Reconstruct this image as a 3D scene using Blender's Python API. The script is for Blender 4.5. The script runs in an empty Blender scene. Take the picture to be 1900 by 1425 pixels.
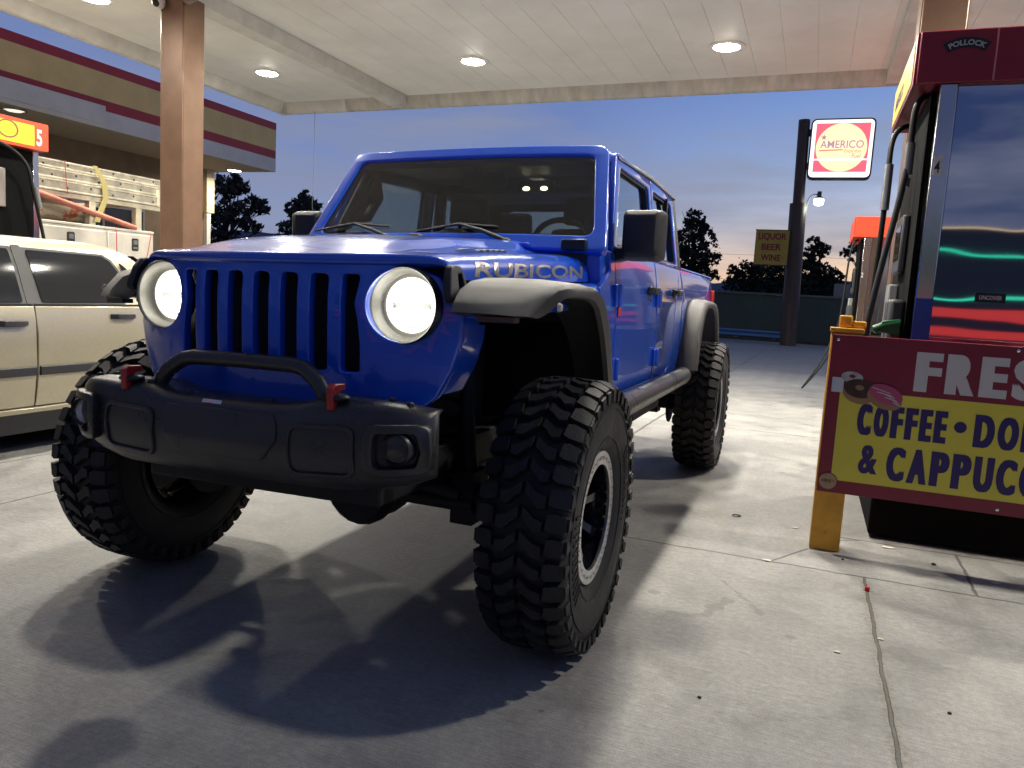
import bpy, bmesh, math, random
from mathutils import Vector, Matrix
random.seed(7)
R = math.radians
scn = bpy.context.scene
C = scn.collection

# ------------------------------------------------------------------ camera
cam_d = bpy.data.cameras.new('camera'); cam = bpy.data.objects.new('camera', cam_d); C.objects.link(cam)
scn.camera = cam
cam_d.sensor_width = 36.0; cam_d.lens = 1431.0/1900.0*36.0
cam_d.clip_start = 0.05; cam_d.clip_end = 6000
yaw, pitch, roll = -.364, .1177, .058
fw = Vector((math.sin(yaw)*math.cos(pitch), math.cos(yaw)*math.cos(pitch), -math.sin(pitch)))
rt = fw.cross(Vector((0, 0, 1))).normalized(); up = rt.cross(fw)
r2 = rt*math.cos(roll)+up*math.sin(roll); u2 = -rt*math.sin(roll)+up*math.cos(roll)
m = Matrix((r2, u2, -fw)).transposed().to_4x4(); m.translation = (1.662, -2.637, 1.272)
cam.matrix_world = m

# ------------------------------------------------------------------ world (dusk sky)
w = bpy.data.worlds.new('World'); scn.world = w; w.use_nodes = True
nt = w.node_tree; nt.nodes.clear()
def N(t, kind, **k):
    n = t.nodes.new(kind)
    for a, b in k.items():
        if a.startswith('i_'):
            key = a[2:]
            n.inputs[int(key) if key.isdigit() else key].default_value = b
        else: setattr(n, a, b)
    return n
def L(t, a, b): t.links.new(a, b)
def ramp(t, fac, stops, interp='LINEAR'):
    n = N(t, 'ShaderNodeValToRGB'); cr = n.color_ramp; cr.interpolation = interp
    while len(cr.elements) > 1: cr.elements.remove(cr.elements[-1])
    cr.elements[0].position = stops[0][0]; cr.elements[0].color = (*stops[0][1], 1)
    for p, c in stops[1:]:
        e = cr.elements.new(p); e.color = (*c, 1)
    L(t, fac, n.inputs[0]); return n.outputs[0]
def math_(t, op, a, b=None, c=None):
    n = N(t, 'ShaderNodeMath', operation=op)
    for i, x in enumerate((a, b, c)):
        if x is None: continue
        if isinstance(x, (int, float)): n.inputs[i].default_value = x
        else: L(t, x, n.inputs[i])
    return n.outputs[0]
def mix(t, fac, a, b, mode='MIX'):
    n = N(t, 'ShaderNodeMix', data_type='RGBA', blend_type=mode)
    for k, x in (('Factor', fac), ('A', a), ('B', b)):
        s = [i for i in n.inputs if i.name == k and (i.type == 'RGBA' if k != 'Factor' else i.type == 'VALUE')][0]
        if isinstance(x, (int, float)): s.default_value = x
        elif isinstance(x, tuple): s.default_value = (*x, 1)
        else: L(t, x, s)
    return [o for o in n.outputs if o.type == 'RGBA'][0]
tc = N(nt, 'ShaderNodeTexCoord'); sep = N(nt, 'ShaderNodeSeparateXYZ'); L(nt, tc.outputs['Generated'], sep.inputs[0])
zz = sep.outputs[2]
sunside = ramp(nt, zz, [(0, (.98, .54, .22)), (.035, (.92, .58, .30)), (.070, (.70, .54, .42)), (.11, (.44, .46, .54)), (.165, (.25, .35, .57)),
                        (.25, (.145, .245, .52)), (.45, (.075, .155, .42)), (1, (.035, .09, .26))])
away = ramp(nt, zz, [(0, (.23, .27, .37)), (.07, (.19, .24, .39)), (.14, (.145, .20, .38)), (.25, (.105, .165, .37)), (.45, (.065, .115, .30)), (1, (.03, .07, .20))])
# azimuth towards the afterglow (a little right of straight ahead)
az = math_(nt, 'ADD', math_(nt, 'MULTIPLY', sep.outputs[0], .30), math_(nt, 'MULTIPLY', sep.outputs[1], .954))
bk = N(nt, 'ShaderNodeMapRange', i_1=.1, i_2=-.6); L(nt, az, bk.inputs[0]); away = mix(nt, bk.outputs[0], away, mix(nt, 1.0, away, (.26, .29, .38), 'MULTIPLY'))
azr = N(nt, 'ShaderNodeMapRange', i_1=.80, i_2=.985); L(nt, az, azr.inputs[0])
sk = mix(nt, azr.outputs[0], away, sunside)
mp = N(nt, 'ShaderNodeMapping', vector_type='POINT'); mp.inputs['Scale'].default_value = (1.6, 1.6, 9.0); L(nt, tc.outputs['Generated'], mp.inputs[0])
cl = N(nt, 'ShaderNodeTexNoise', i_Scale=2.1, i_Detail=7.0, i_Roughness=.58); L(nt, mp.outputs[0], cl.inputs[0])
cf = N(nt, 'ShaderNodeMapRange', i_1=.42, i_2=.68); L(nt, cl.outputs[0], cf.inputs[0])
cloud = mix(nt, .72, sk, (.20, .215, .29))
sk2 = mix(nt, math_(nt, 'MULTIPLY', cf.outputs[0], .95), sk, cloud)
ns = N(nt, 'ShaderNodeTexSky', sky_type='NISHITA'); ns.sun_disc = False
ns.sun_elevation = R(-3.0); ns.sun_rotation = R(17.0)
nis = N(nt, 'ShaderNodeBackground', i_Strength=.05); L(nt, ns.outputs[0], nis.inputs[0])
bg = N(nt, 'ShaderNodeBackground', i_Strength=1.0); L(nt, sk2, bg.inputs[0])
ad = N(nt, 'ShaderNodeAddShader'); L(nt, bg.outputs[0], ad.inputs[0]); L(nt, nis.outputs[0], ad.inputs[1])
wo = N(nt, 'ShaderNodeOutputWorld'); L(nt, ad.outputs[0], wo.inputs[0])
scn.view_settings.view_transform = 'Standard'; scn.view_settings.look = 'None'
scn.view_settings.exposure = 0.38; scn.view_settings.gamma = 1.0
try:
    scn.cycles.use_denoising = True; scn.cycles.max_bounces = 8; scn.cycles.transparent_max_bounces = 16
    scn.cycles.sample_clamp_indirect = 6.0; scn.cycles.caustics_reflective = False; scn.cycles.caustics_refractive = False
except Exception: pass

# ------------------------------------------------------------------ materials
def mat(name, col, rough=.5, metal=0.0, spec=.5, coat=0.0, nscale=0, namt=0.0, bscale=0, bstr=0.0, emit=None, estr=0.0, rvar=0.0, coatr=.04, stretch=None):
    M = bpy.data.materials.new(name); M.use_nodes = True; t = M.node_tree
    b = t.nodes['Principled BSDF']
    b.inputs['Base Color'].default_value = (*col, 1); b.inputs['Roughness'].default_value = rough
    b.inputs['Metallic'].default_value = metal; b.inputs['Specular IOR Level'].default_value = spec
    b.inputs['Coat Weight'].default_value = coat; b.inputs['Coat Roughness'].default_value = coatr
    if emit: b.inputs['Emission Color'].default_value = (*emit, 1); b.inputs['Emission Strength'].default_value = estr
    t_c = N(t, 'ShaderNodeTexCoord'); src = t_c.outputs['Object']
    if stretch:
        mm = N(t, 'ShaderNodeMapping'); mm.inputs['Scale'].default_value = stretch; L(t, src, mm.inputs[0]); src = mm.outputs[0]
    if nscale:
        n = N(t, 'ShaderNodeTexNoise', i_Scale=nscale, i_Detail=5.0, i_Roughness=.6); L(t, src, n.inputs[0])
        lo = tuple(max(0, c*(1-namt)) for c in col); hi = tuple(min(1, c*(1+namt)) for c in col)
        L(t, ramp(t, n.outputs[0], [(.3, lo), (.7, hi)]), b.inputs['Base Color'])
        if rvar:
            mr = N(t, 'ShaderNodeMapRange', i_1=.3, i_2=.7, i_3=max(.02, rough-rvar), i_4=min(1, rough+rvar)); L(t, n.outputs[0], mr.inputs[0]); L(t, mr.outputs[0], b.inputs['Roughness'])
    if bscale:
        n2 = N(t, 'ShaderNodeTexNoise', i_Scale=bscale, i_Detail=4.0); L(t, src, n2.inputs[0])
        bu = N(t, 'ShaderNodeBump', i_Strength=bstr, i_Distance=.01); L(t, n2.outputs[0], bu.inputs['Height']); L(t, bu.outputs[0], b.inputs['Normal'])
    return M
def glass_mat(name, tint, refl=1.0, rough=.02):
    M = bpy.data.materials.new(name); M.use_nodes = True; t = M.node_tree; t.nodes.clear()
    o = N(t, 'ShaderNodeOutputMaterial'); tr = N(t, 'ShaderNodeBsdfTransparent'); tr.inputs[0].default_value = (*tint, 1)
    gl = N(t, 'ShaderNodeBsdfGlossy'); gl.inputs['Roughness'].default_value = rough; gl.inputs[0].default_value = (1, 1, 1, 1)
    ge = N(t, 'ShaderNodeNewGeometry'); fr = N(t, 'ShaderNodeFresnel'); L(t, math_(t, 'SUBTRACT', 1.5, math_(t, 'MULTIPLY', ge.outputs['Backfacing'], .8333)), fr.inputs['IOR']); mu = math_(t, 'MULTIPLY', fr.outputs[0], refl)
    mx = N(t, 'ShaderNodeMixShader'); L(t, mu, mx.inputs[0]); L(t, tr.outputs[0], mx.inputs[1]); L(t, gl.outputs[0], mx.inputs[2]); L(t, mx.outputs[0], o.inputs[0])
    return M
BLUE = mat('blue_paint', (.008, .098, .68), .27, .10, .5, 1.0)
TEXB = mat('textured_black_plastic', (.030, .030, .031), .48, 0, .5, bscale=900, bstr=.35)
FLARE = mat('flare_plastic', (.048, .046, .044), .42, 0, .5, bscale=700, bstr=.35)
TOPB = mat('hardtop_black', (.05, .05, .05), .45, 0, .5, bscale=600, bstr=.3)
STEELB = mat('black_powdercoat', (.034, .032, .030), .32, 0, .6, nscale=6, namt=.25, bscale=350, bstr=.12, rvar=.08)
BLK = mat('black_satin', (.012, .012, .013), .4)
DARK = mat('underside_black', (.010, .010, .011), .7, nscale=9, namt=.5)
RUB = mat('tyre_rubber', (.016, .016, .017), .62, 0, .4, nscale=14, namt=.45, bscale=120, bstr=.2, rvar=.12)
RING = mat('beadlock_silver', (.55, .55, .56), .3, .9, nscale=30, namt=.2)
WHEELB = mat('gloss_black_wheel', (.008, .009, .014), .15, 0, .6, .6)
RED = mat('red_paint', (.42, .018, .015), .4, 0, .5, .3)
CHROME = mat('chrome', (.8, .8, .8), .12, 1)
MIRG = mat('mirror_glass', (.7, .7, .7), .03, 1)
WSH = glass_mat('windshield_glass', (.66, .71, .69), 1.35)
SIDEG = glass_mat('side_glass', (.54, .58, .58), 1.7)
DGLASS = mat('dark_window', (.012, .014, .016), .06, 0, .7)
SEATM = mat('seat_black', (.02, .02, .02), .6, bscale=80, bstr=.2)
TAN = mat('tan_trim', (.25, .15, .07), .6)
REFL = mat('lamp_reflector', (.75, .74, .70), .22, .7)
HEADL = mat('headlight_led', (1, 1, 1), .3, emit=(1.0, .975, .90), estr=7)
HEADR = mat('headlight_ring', (1, 1, 1), .3, emit=(1.0, .96, .84), estr=1.6)
HEADC = mat('headlight_bowl', (.20, .19, .155), .3, .2)
LENSG = glass_mat('lens_glass', (.92, .93, .92), 1.0)
DECAL = mat('decal_silver', (.50, .46, .40), .28, .6, nscale=14, namt=.35)
WHITE = mat('white_paint', (.75, .73, .70), .5)
AMBER = mat('marker_lens', (.65, .63, .6), .15, .3, coat=.6)
TAIL = mat('tail_lens', (.35, .01, .01), .2, emit=(1, .08, .04), estr=.06)

# ------------------------------------------------------------------ mesh helpers
class MB:
    def __init__(s): s.v = []; s.f = []; s.mi = []; s.cm = 0
    def add(s, vs, fs):
        o = len(s.v); s.v += [tuple(p) for p in vs]; s.f += [tuple(i+o for i in f) for f in fs]; s.mi += [s.cm]*len(fs); return s
    def box(s, x0, x1, y0, y1, z0, z1):
        return s.add([(x, y, z) for z in (z0, z1) for y in (y0, y1) for x in (x0, x1)],
                     [(0, 2, 3, 1), (4, 5, 7, 6), (0, 1, 5, 4), (2, 6, 7, 3), (0, 4, 6, 2), (1, 3, 7, 5)])
    def obox(s, c, sx, sy, sz, M=None):
        vs = [Vector((x*sx/2, y*sy/2, z*sz/2)) for z in (-1, 1) for y in (-1, 1) for x in (-1, 1)]
        M = M or Matrix.Identity(3); c = Vector(c)
        return s.add([M @ v + c for v in vs], [(0, 2, 3, 1), (4, 5, 7, 6), (0, 1, 5, 4), (2, 6, 7, 3), (0, 4, 6, 2), (1, 3, 7, 5)])
    def prism(s, poly, ax, a, b):
        n = len(poly)
        def P(p, t): return (t, p[0], p[1]) if ax == 'x' else (p[0], t, p[1]) if ax == 'y' else (p[0], p[1], t)
        return s.add([P(p, a) for p in poly]+[P(p, b) for p in poly],
                     [tuple(range(n))[::-1], tuple(range(n, 2*n))]+[(i, (i+1) % n, n+(i+1) % n, n+i) for i in range(n)])
    def loft(s, rings, closed=True, cap=True):
        n = len(rings[0]); vs = [p for r in rings for p in r]; fs = []
        for i in range(len(rings)-1):
            for j in range(n if closed else n-1):
                k = (j+1) % n; fs.append((i*n+j, i*n+k, (i+1)*n+k, (i+1)*n+j))
        if cap and closed: fs += [tuple(range(n))[::-1], tuple(range((len(rings)-1)*n, len(rings)*n))]
        return s.add(vs, fs)
    def tube(s, path, r, n=10, cap=True):
        path = [Vector(p) for p in path]; rings = []; prev = None
        for i, p in enumerate(path):
            d = (path[min(i+1, len(path)-1)]-path[max(i-1, 0)]).normalized()
            if prev is None:
                a = Vector((0, 0, 1)) if abs(d.z) < .9 else Vector((1, 0, 0)); prev = d.cross(a).normalized()
            else: prev = (prev-d*prev.dot(d)).normalized()
            q = d.cross(prev); rr = r[i] if isinstance(r, (list, tuple)) else r
            rings.append([p+(prev*math.cos(2*math.pi*k/n)+q*math.sin(2*math.pi*k/n))*rr for k in range(n)])
        return s.loft(rings, True, cap)
    def lathe(s, prof, c, ax='x', n=48, cap=False):
        c = Vector(c); rings = []
        for r, t in prof:
            ring = []
            for k in range(n):
                a = 2*math.pi*k/n; u, v = r*math.cos(a), r*math.sin(a)
                ring.append(c+Vector((t, u, v) if ax == 'x' else (u, t, v) if ax == 'y' else (u, v, t)))
            rings.append(ring)
        return s.loft(rings, True, cap)
    def sphere(s, c, rx, ry=None, rz=None, n=12, mrings=8):
        ry = ry or rx; rz = rz or rx; c = Vector(c)
        rings = []
        for i in range(mrings+1):
            th = math.pi*(.02+.96*i/mrings)
            rings.append([c+Vector((rx*math.sin(th)*math.cos(2*math.pi*k/n), ry*math.sin(th)*math.sin(2*math.pi*k/n), rz*math.cos(th))) for k in range(n)])
        return s.loft(rings, True, True)
    def merge(s, o): s.add(o.v, o.f); return s
    def xf(s, fn): s.v = [tuple(fn(*p)) for p in s.v]; return s
    def mirror(s):
        o = MB(); o.v = [(-x, y, z) for x, y, z in s.v]; o.f = [tuple(reversed(f)) for f in s.f]; o.mi = list(s.mi); return o
    def build(s, name, material, parent=None, bevel=0, seg=2, ang=38, sub=0, flat=False):
        me = bpy.data.meshes.new(name); me.from_pydata([tuple(p) for p in s.v], [], s.f); me.update()
        bm = bmesh.new(); bm.from_mesh(me); bmesh.ops.recalc_face_normals(bm, faces=bm.faces[:]); bm.to_mesh(me); bm.free()
        for mm in (material if isinstance(material, (list, tuple)) else [material]): me.materials.append(mm)
        if isinstance(material, (list, tuple)):
            for p, i in zip(me.polygons, s.mi): p.material_index = i
        return link(name, me, parent, bevel, seg, ang, sub, flat)
def link(name, me, parent=None, bevel=0, seg=2, ang=38, sub=0, flat=False):
    o = bpy.data.objects.new(name, me); C.objects.link(o)
    if parent: o.parent = parent; o.matrix_parent_inverse = PINV(parent)
    if not flat:
        for p in me.polygons: p.use_smooth = True
        if not sub: me.set_sharp_from_angle(angle=R(ang))
    if bevel:
        b = o.modifiers.new('bevel', 'BEVEL'); b.width = bevel; b.segments = seg; b.limit_method = 'ANGLE'; b.angle_limit = R(ang); b.harden_normals = False
    if sub:
        q = o.modifiers.new('sub', 'SUBSURF'); q.levels = q.render_levels = sub
    return o
def PINV(p):
    M = Matrix.Identity(4); q = p; chain = []
    while q: chain.append(q); q = q.parent
    for q in reversed(chain): M = M @ (q.matrix_parent_inverse if q.parent else Matrix.Identity(4)) @ q.matrix_basis
    return M.inverted()
def root(name, loc, label, cat, group=None):
    o = bpy.data.objects.new(name, None); C.objects.link(o); o.location = loc; o.empty_display_size = .2
    o['label'] = label; o['category'] = cat
    if group: o['group'] = group
    return o
def tag(o, label, cat, group=None):
    o['label'] = label; o['category'] = cat
    if group: o['group'] = group
    return o
def copy_tree(o, parent=None):
    c = o.copy(); C.objects.link(c)
    if parent: c.parent = parent
    for ch in [x for x in list(bpy.data.objects) if x.parent == o]: copy_tree(ch, c)
    return c
def rpoly(pts, r, n=5):
    out = []; N_ = len(pts)
    rr = r if isinstance(r, (list, tuple)) else [r]*N_
    for i in range(N_):
        p = Vector(pts[i]); a = Vector(pts[i-1])-p; b = Vector(pts[(i+1) % N_])-p
        la, lb = a.length, b.length; a.normalize(); b.normalize()
        ang = math.acos(max(-1, min(1, a.dot(b)))); d = min(rr[i]/max(math.tan(ang/2), 1e-6), la*.49, lb*.49)
        if rr[i] <= 0: out.append(tuple(p)); continue
        p0 = p+a*d; p1 = p+b*d
        for k in range(n+1):
            t = k/n; q = p0*(1-t)**2+p*2*t*(1-t)+p1*t*t; out.append((q.x, q.y))
    return out
def circ(cx, cy, r, n=32, ry=None): return [(cx+r*math.cos(2*math.pi*k/n), cy+(ry or r)*math.sin(2*math.pi*k/n)) for k in range(n)]
def filled(outlines, extr, bev=0, bevres=2):
    """2D outlines with holes -> MB solid in XY, thickness along Z (centred)"""
    cu = bpy.data.curves.new('tmp', 'CURVE'); cu.dimensions = '2D'; cu.fill_mode = 'BOTH'; cu.extrude = extr; cu.bevel_depth = bev; cu.bevel_resolution = bevres
    for ol in outlines:
        sp = cu.splines.new('POLY'); sp.points.add(len(ol)-1); sp.use_cyclic_u = True
        for p, q in zip(sp.points, ol): p.co = (q[0], q[1], 0, 1)
    ob = bpy.data.objects.new('tmp', cu); C.objects.link(ob)
    dg = bpy.context.evaluated_depsgraph_get(); me = bpy.data.meshes.new_from_object(ob.evaluated_get(dg))
    mb = MB(); mb.add([tuple(v.co) for v in me.vertices], [tuple(p.vertices) for p in me.polygons])
    bpy.data.objects.remove(ob); bpy.data.curves.remove(cu); bpy.data.meshes.remove(me)
    return weld(mb)
def weld(mb, d=1e-5):
    bm = bmesh.new(); vs = [bm.verts.new(v) for v in mb.v]
    for f in mb.f:
        try: bm.faces.new([vs[i] for i in f])
        except ValueError: pass
    bmesh.ops.remove_doubles(bm, verts=bm.verts[:], dist=d); bm.verts.ensure_lookup_table(); bm.verts.index_update()
    o = MB(); o.add([tuple(v.co) for v in bm.verts], [tuple(v.index for v in f.verts) for f in bm.faces]); bm.free(); return o
def slice_x(mb, xs, axis=0):
    bm = bmesh.new(); vs = [bm.verts.new(v) for v in mb.v]
    for f in mb.f:
        try: bm.faces.new([vs[i] for i in f])
        except ValueError: pass
    no = [0, 0, 0]; no[axis] = 1
    for x in xs:
        co = [0, 0, 0]; co[axis] = x
        bmesh.ops.bisect_plane(bm, geom=bm.verts[:]+bm.edges[:]+bm.faces[:], plane_co=co, plane_no=no, dist=1e-4)
    bm.verts.index_update(); o = MB(); o.add([tuple(v.co) for v in bm.verts], [tuple(v.index for v in f.verts) for f in bm.faces]); bm.free(); return o
def text(s, size, fn, extr=.002, off=0.0, xs=1.0, align='LEFT', shear=0.0, spacing=1.0):
    cu = bpy.data.curves.new('tmp', 'FONT'); cu.body = s; cu.size = size; cu.extrude = extr; cu.offset = off; cu.align_x = align; cu.shear = shear; cu.space_character = spacing
    cu.resolution_u = 4
    ob = bpy.data.objects.new('tmp', cu); C.objects.link(ob)
    dg = bpy.context.evaluated_depsgraph_get(); me = bpy.data.meshes.new_from_object(ob.evaluated_get(dg))
    mb = MB(); mb.add([(v.co.x*xs, v.co.y, v.co.z) for v in me.vertices], [tuple(p.vertices) for p in me.polygons])
    bpy.data.objects.remove(ob); bpy.data.curves.remove(cu); bpy.data.meshes.remove(me)
    mb = weld(mb)
    return mb.xf(fn)
def lerp(a, b, t): return a+(b-a)*t
def interp(tab, x):
    if x <= tab[0][0]: return tab[0][1]
    for (a, p), (b, q) in zip(tab, tab[1:]):
        if x <= b: return lerp(p, q, (x-a)/(b-a))
    return tab[-1][1]
def smooth(a, b, x):
    t = max(0, min(1, (x-a)/(b-a))); return t*t*(3-2*t)

# ------------------------------------------------------------------ GROUND
def ground_mat():
    M = bpy.data.materials.new('concrete_slab'); M.use_nodes = True; t = M.node_tree; b = t.nodes['Principled BSDF']
    g = N(t, 'ShaderNodeNewGeometry'); pos = g.outputs['Position']
    sp = N(t, 'ShaderNodeSeparateXYZ'); L(t, pos, sp.inputs[0]); X, Y = sp.outputs[0], sp.outputs[1]
    def noise(scale, det=5.0, rough=.6, st=None, dist=0.0):
        src = pos
        if st:
            mm = N(t, 'ShaderNodeMapping'); mm.inputs['Scale'].default_value = st; L(t, pos, mm.inputs[0]); src = mm.outputs[0]
        n = N(t, 'ShaderNodeTexNoise', i_Scale=scale, i_Detail=det, i_Roughness=rough, i_Distortion=dist); L(t, src, n.inputs[0]); return n.outputs[0]
    big = noise(.55, 5, .6); mid = noise(3.2, 6, .65, dist=.6); fine = noise(38, 6, .7); broom = noise(9, 4, .65, (1.2, 16, 1)); blot = noise(1.5, 7, .6, dist=1.2); grit = noise(240, 2, .6)
    c = ramp(t, big, [(.3, (.29, .283, .27)), (.7, (.41, .40, .38))])
    c = mix(t, .65, c, ramp(t, mid, [(.28, (.45, .45, .44)), (.50, (.90, .90, .89)), (.70, (1.12, 1.11, 1.09))]), 'MULTIPLY')
    c = mix(t, .75, c, ramp(t, broom, [(.25, (.70, .69, .68)), (.6, (1.05, 1.05, 1.05))]), 'MULTIPLY')
    c = mix(t, .7, c, ramp(t, fine, [(.25, (.60, .60, .60)), (.65, (1.08, 1.08, 1.08))]), 'MULTIPLY')
    c = mix(t, .75, c, ramp(t, grit, [(.3, (.60, .60, .60)), (.5, (1, 1, 1)), (.72, (1.2, 1.2, 1.18))]), 'MULTIPLY')
    c = mix(t, 1.0, c, ramp(t, blot, [(.55, (1, 1, 1)), (.66, (.80, .80, .79)), (.74, (.68, .67, .66))]), 'MULTIPLY')
    # gum spots and drips
    vo = N(t, 'ShaderNodeTexVoronoi', i_Scale=1.7, i_Randomness=1.0); L(t, pos, vo.inputs[0])
    spots = ramp(t, vo.outputs['Distance'], [(0, (1, 1, 1)), (.035, (1, 1, 1)), (.06, (0, 0, 0))])
    c = mix(t, math_(t, 'MULTIPLY', spots, .42), c, (.10, .10, .10))
    vo2 = N(t, 'ShaderNodeTexVoronoi', i_Scale=4.3, i_Randomness=1.0); L(t, pos, vo2.inputs[0])
    sp2 = ramp(t, vo2.outputs['Distance'], [(0, (1, 1, 1)), (.028, (1, 1, 1)), (.05, (0, 0, 0))]); sel = ramp(t, vo2.outputs['Color'], [(.62, (0, 0, 0)), (.63, (1, 1, 1))])
    c = mix(t, math_(t, 'MULTIPLY', math_(t, 'MULTIPLY', sp2, sel), .55), c, (.07, .068, .066))
    # faint tyre tracks along the lane
    trk = noise(1.0, 5, .6, (3.2, .10, 1)); c = mix(t, .4, c, ramp(t, trk, [(.38, (.74, .74, .74)), (.52, (1, 1, 1))]), 'MULTIPLY')
    # an old wet streak beside the front tyre
    def seg(x0, y0, x1, y1, wd, jit):
        dx, dy = x1-x0, y1-y0; l2 = dx*dx+dy*dy
        nx = math_(t, 'ADD', math_(t, 'SUBTRACT', X, x0), jit[0]); ny = math_(t, 'ADD', math_(t, 'SUBTRACT', Y, y0), jit[1])
        tt = N(t, 'ShaderNodeMath', operation='MULTIPLY', use_clamp=True); L(t, math_(t, 'ADD', math_(t, 'MULTIPLY', nx, dx), math_(t, 'MULTIPLY', ny, dy)), tt.inputs[0]); tt.inputs[1].default_value = 1/l2
        ex = math_(t, 'SUBTRACT', nx, math_(t, 'MULTIPLY', tt.outputs[0], dx)); ey = math_(t, 'SUBTRACT', ny, math_(t, 'MULTIPLY', tt.outputs[0], dy))
        d = math_(t, 'SQRT', math_(t, 'ADD', math_(t, 'MULTIPLY', ex, ex), math_(t, 'MULTIPLY', ey, ey)))
        mr = N(t, 'ShaderNodeMapRange', i_1=wd*1.35, i_2=wd*.9); L(t, d, mr.inputs[0]); return mr.outputs[0]
    jn = noise(14, 3); jit = (math_(t, 'MULTIPLY', math_(t, 'SUBTRACT', jn, .5), .10), math_(t, 'MULTIPLY', math_(t, 'SUBTRACT', noise(11, 3), .5), .10))
    st = None
    for a in ((1.25, .47, 1.38, .52, .018), (1.38, .52, 1.44, .74, .020), (1.40, .66, 1.37, .60, .018), (1.38, .98, 1.56, .70, .006), (1.545, .72, 1.58, .64, .014)):
        s_ = seg(*a, jit); st = s_ if st is None else math_(t, 'MAXIMUM', st, s_)
    c = mix(t, math_(t, 'MULTIPLY', st, .42), c, (.11, .105, .10))
    # saw-cut and cold joints
    z0 = (0, 0)
    jj = (math_(t, 'MULTIPLY', math_(t, 'SUBTRACT', noise(5, 3), .5), .03),)*2
    J = None
    for a in ((-30, 1.36, 30, 1.385, .0055), (1.90, 2.03, 9, 2.03, .006), (2.02, 1.375, 2.015, -9, .0055), (2.51, 2.03, 2.50, 1.39, .006), (1.58, 1.37, 1.76, 1.70, .0045), (1.90, 1.95, 2.04, 2.03, .004),
              (.17, 4.0, .49, 26, .010), (-3.10, -6, -3.08, 9, .006), (-2.25, -6, -2.27, 5, .006), (-30, 5.6, 30, 5.65, .007), (-30, 9.9, 30, 9.8, .010), (4.3, -9, 4.3, 9.8, .007)):
        s_ = seg(*a, jj); J = s_ if J is None else math_(t, 'MAXIMUM', J, s_)
    # rubble and dirt caught along the joint next to the sign
    dj = seg(2.02, 1.3, 2.015, -3, .022, jit); dj = math_(t, 'MULTIPLY', dj, ramp(t, noise(60, 3), [(.42, (0, 0, 0)), (.6, (1, 1, 1))]))
    c = mix(t, math_(t, 'MULTIPLY', dj, .7), c, (.17, .15, .10))
    c = mix(t, math_(t, 'MULTIPLY', J, .8), c, (.07, .065, .055))
    # asphalt beyond the slab
    far = N(t, 'ShaderNodeMapRange', i_1=13.5, i_2=14.2); L(t, math_(t, 'ADD', Y, math_(t, 'MULTIPLY', mid, .5)), far.inputs[0])
    c = mix(t, math_(t, 'MULTIPLY', far.outputs[0], .55), c, (.13, .13, .135))
    L(t, c, b.inputs['Base Color'])
    rr = N(t, 'ShaderNodeMapRange', i_1=.3, i_2=.7, i_3=.42, i_4=.72); L(t, mid, rr.inputs[0]); L(t, rr.outputs[0], b.inputs['Roughness'])
    hgt = math_(t, 'ADD', math_(t, 'ADD', math_(t, 'MULTIPLY', fine, .5), math_(t, 'MULTIPLY', broom, .7)), math_(t, 'MULTIPLY', J, -2.5))
    hgt = math_(t, 'ADD', hgt, math_(t, 'MULTIPLY', grit, .35))
    bu = N(t, 'ShaderNodeBump', i_Strength=.75, i_Distance=.007); L(t, hgt, bu.inputs['Height']); L(t, bu.outputs[0], b.inputs['Normal'])
    return M
g = MB().add([(-3000, -3000, 0), (3000, -3000, 0), (3000, 3000, 0), (-3000, 3000, 0)], [(0, 1, 2, 3)]).build('ground', ground_mat(), flat=True); g['kind'] = 'structure'
# ------------------------------------------------------------------ PICKUP TRUCK (blue, lifted)
T = root('pickup_truck', (0, 1.6, 0), 'lifted blue four-door pickup with headlights on and huge mud tyres', 'pickup truck')
def both(mb, name, mt, parent=T, **k):
    a = mb.build(name, mt, parent, **k); b = mb.mirror().build(name, mt, parent, **k); return a, b
def yfront(x): return -.605+.13*(abs(x)/.62)**2.2
def hw(y): return .604+(y+.6)/1.30*.112
def hz(y): return interp([(-.62, 1.352), (-.52, 1.374), (-.4, 1.391), (0, 1.420), (.4, 1.444), (.72, 1.462)], y)
def hzb(y): return interp([(-.6, 1.285), (0, 1.302), (.72, 1.325)], y)
def hbulge(y): return interp([(-.6, 0), (-.50, .002), (-.30, .030), (-.05, .044), (.8, .050)], y)
def htop(x, y):
    a = abs(x); bw = .335+(y+.6)*.03
    z = hz(y)-.020*(a/.6)**2+hbulge(y)*(1-smooth(bw, bw+.10, a))
    # small louvre swells either side of the bulge
    z += .013*math.exp(-((a-.50)/.045)**2-((y-.02)/.20)**4)
    return z
SIDE = [(.86, 0), (.895, .03), (.925, .085), (.95, .17), (.97, .29), (.985, .47), (.995, .72), (1.0, 1.0)]
def hood_row(v):
    row = []; xs = [i/22*.86 for i in range(23)]
    half = []
    for s in xs:
        yy = yfront(s*.64)*(1-v)+.705*v; half.append((s*hw(yy), yy, htop(s*hw(yy), yy)))
    for s, fr in SIDE[1:]:
        yy = yfront(s*.64)*(1-v)+.705*v; t0 = htop(.86*hw(yy), yy); half.append((s*hw(yy), yy, t0-fr*(t0-hzb(yy))))
    return [(-x, y, z) for x, y, z in half[:0:-1]]+half
rows = []
vs_ = [0, .006, .015, .03, .05, .08]+[.08+.92*i/26 for i in range(1, 27)]
for v in vs_: rows.append(hood_row(v))
def dropped(row, dz, dy): return [(x, y+dy, z-dz*(1-.5*smooth(.5, .64, abs(x)))) for x, y, z in row]
r0 = rows[0]
rows = [dropped(r0, .040, .020), dropped(r0, .034, -.003), dropped(r0, .022, -.010), dropped(r0, .009, -.007)]+rows
hood = MB().loft(rows, closed=False).build('hood', BLUE, T, ang=70)
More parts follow.
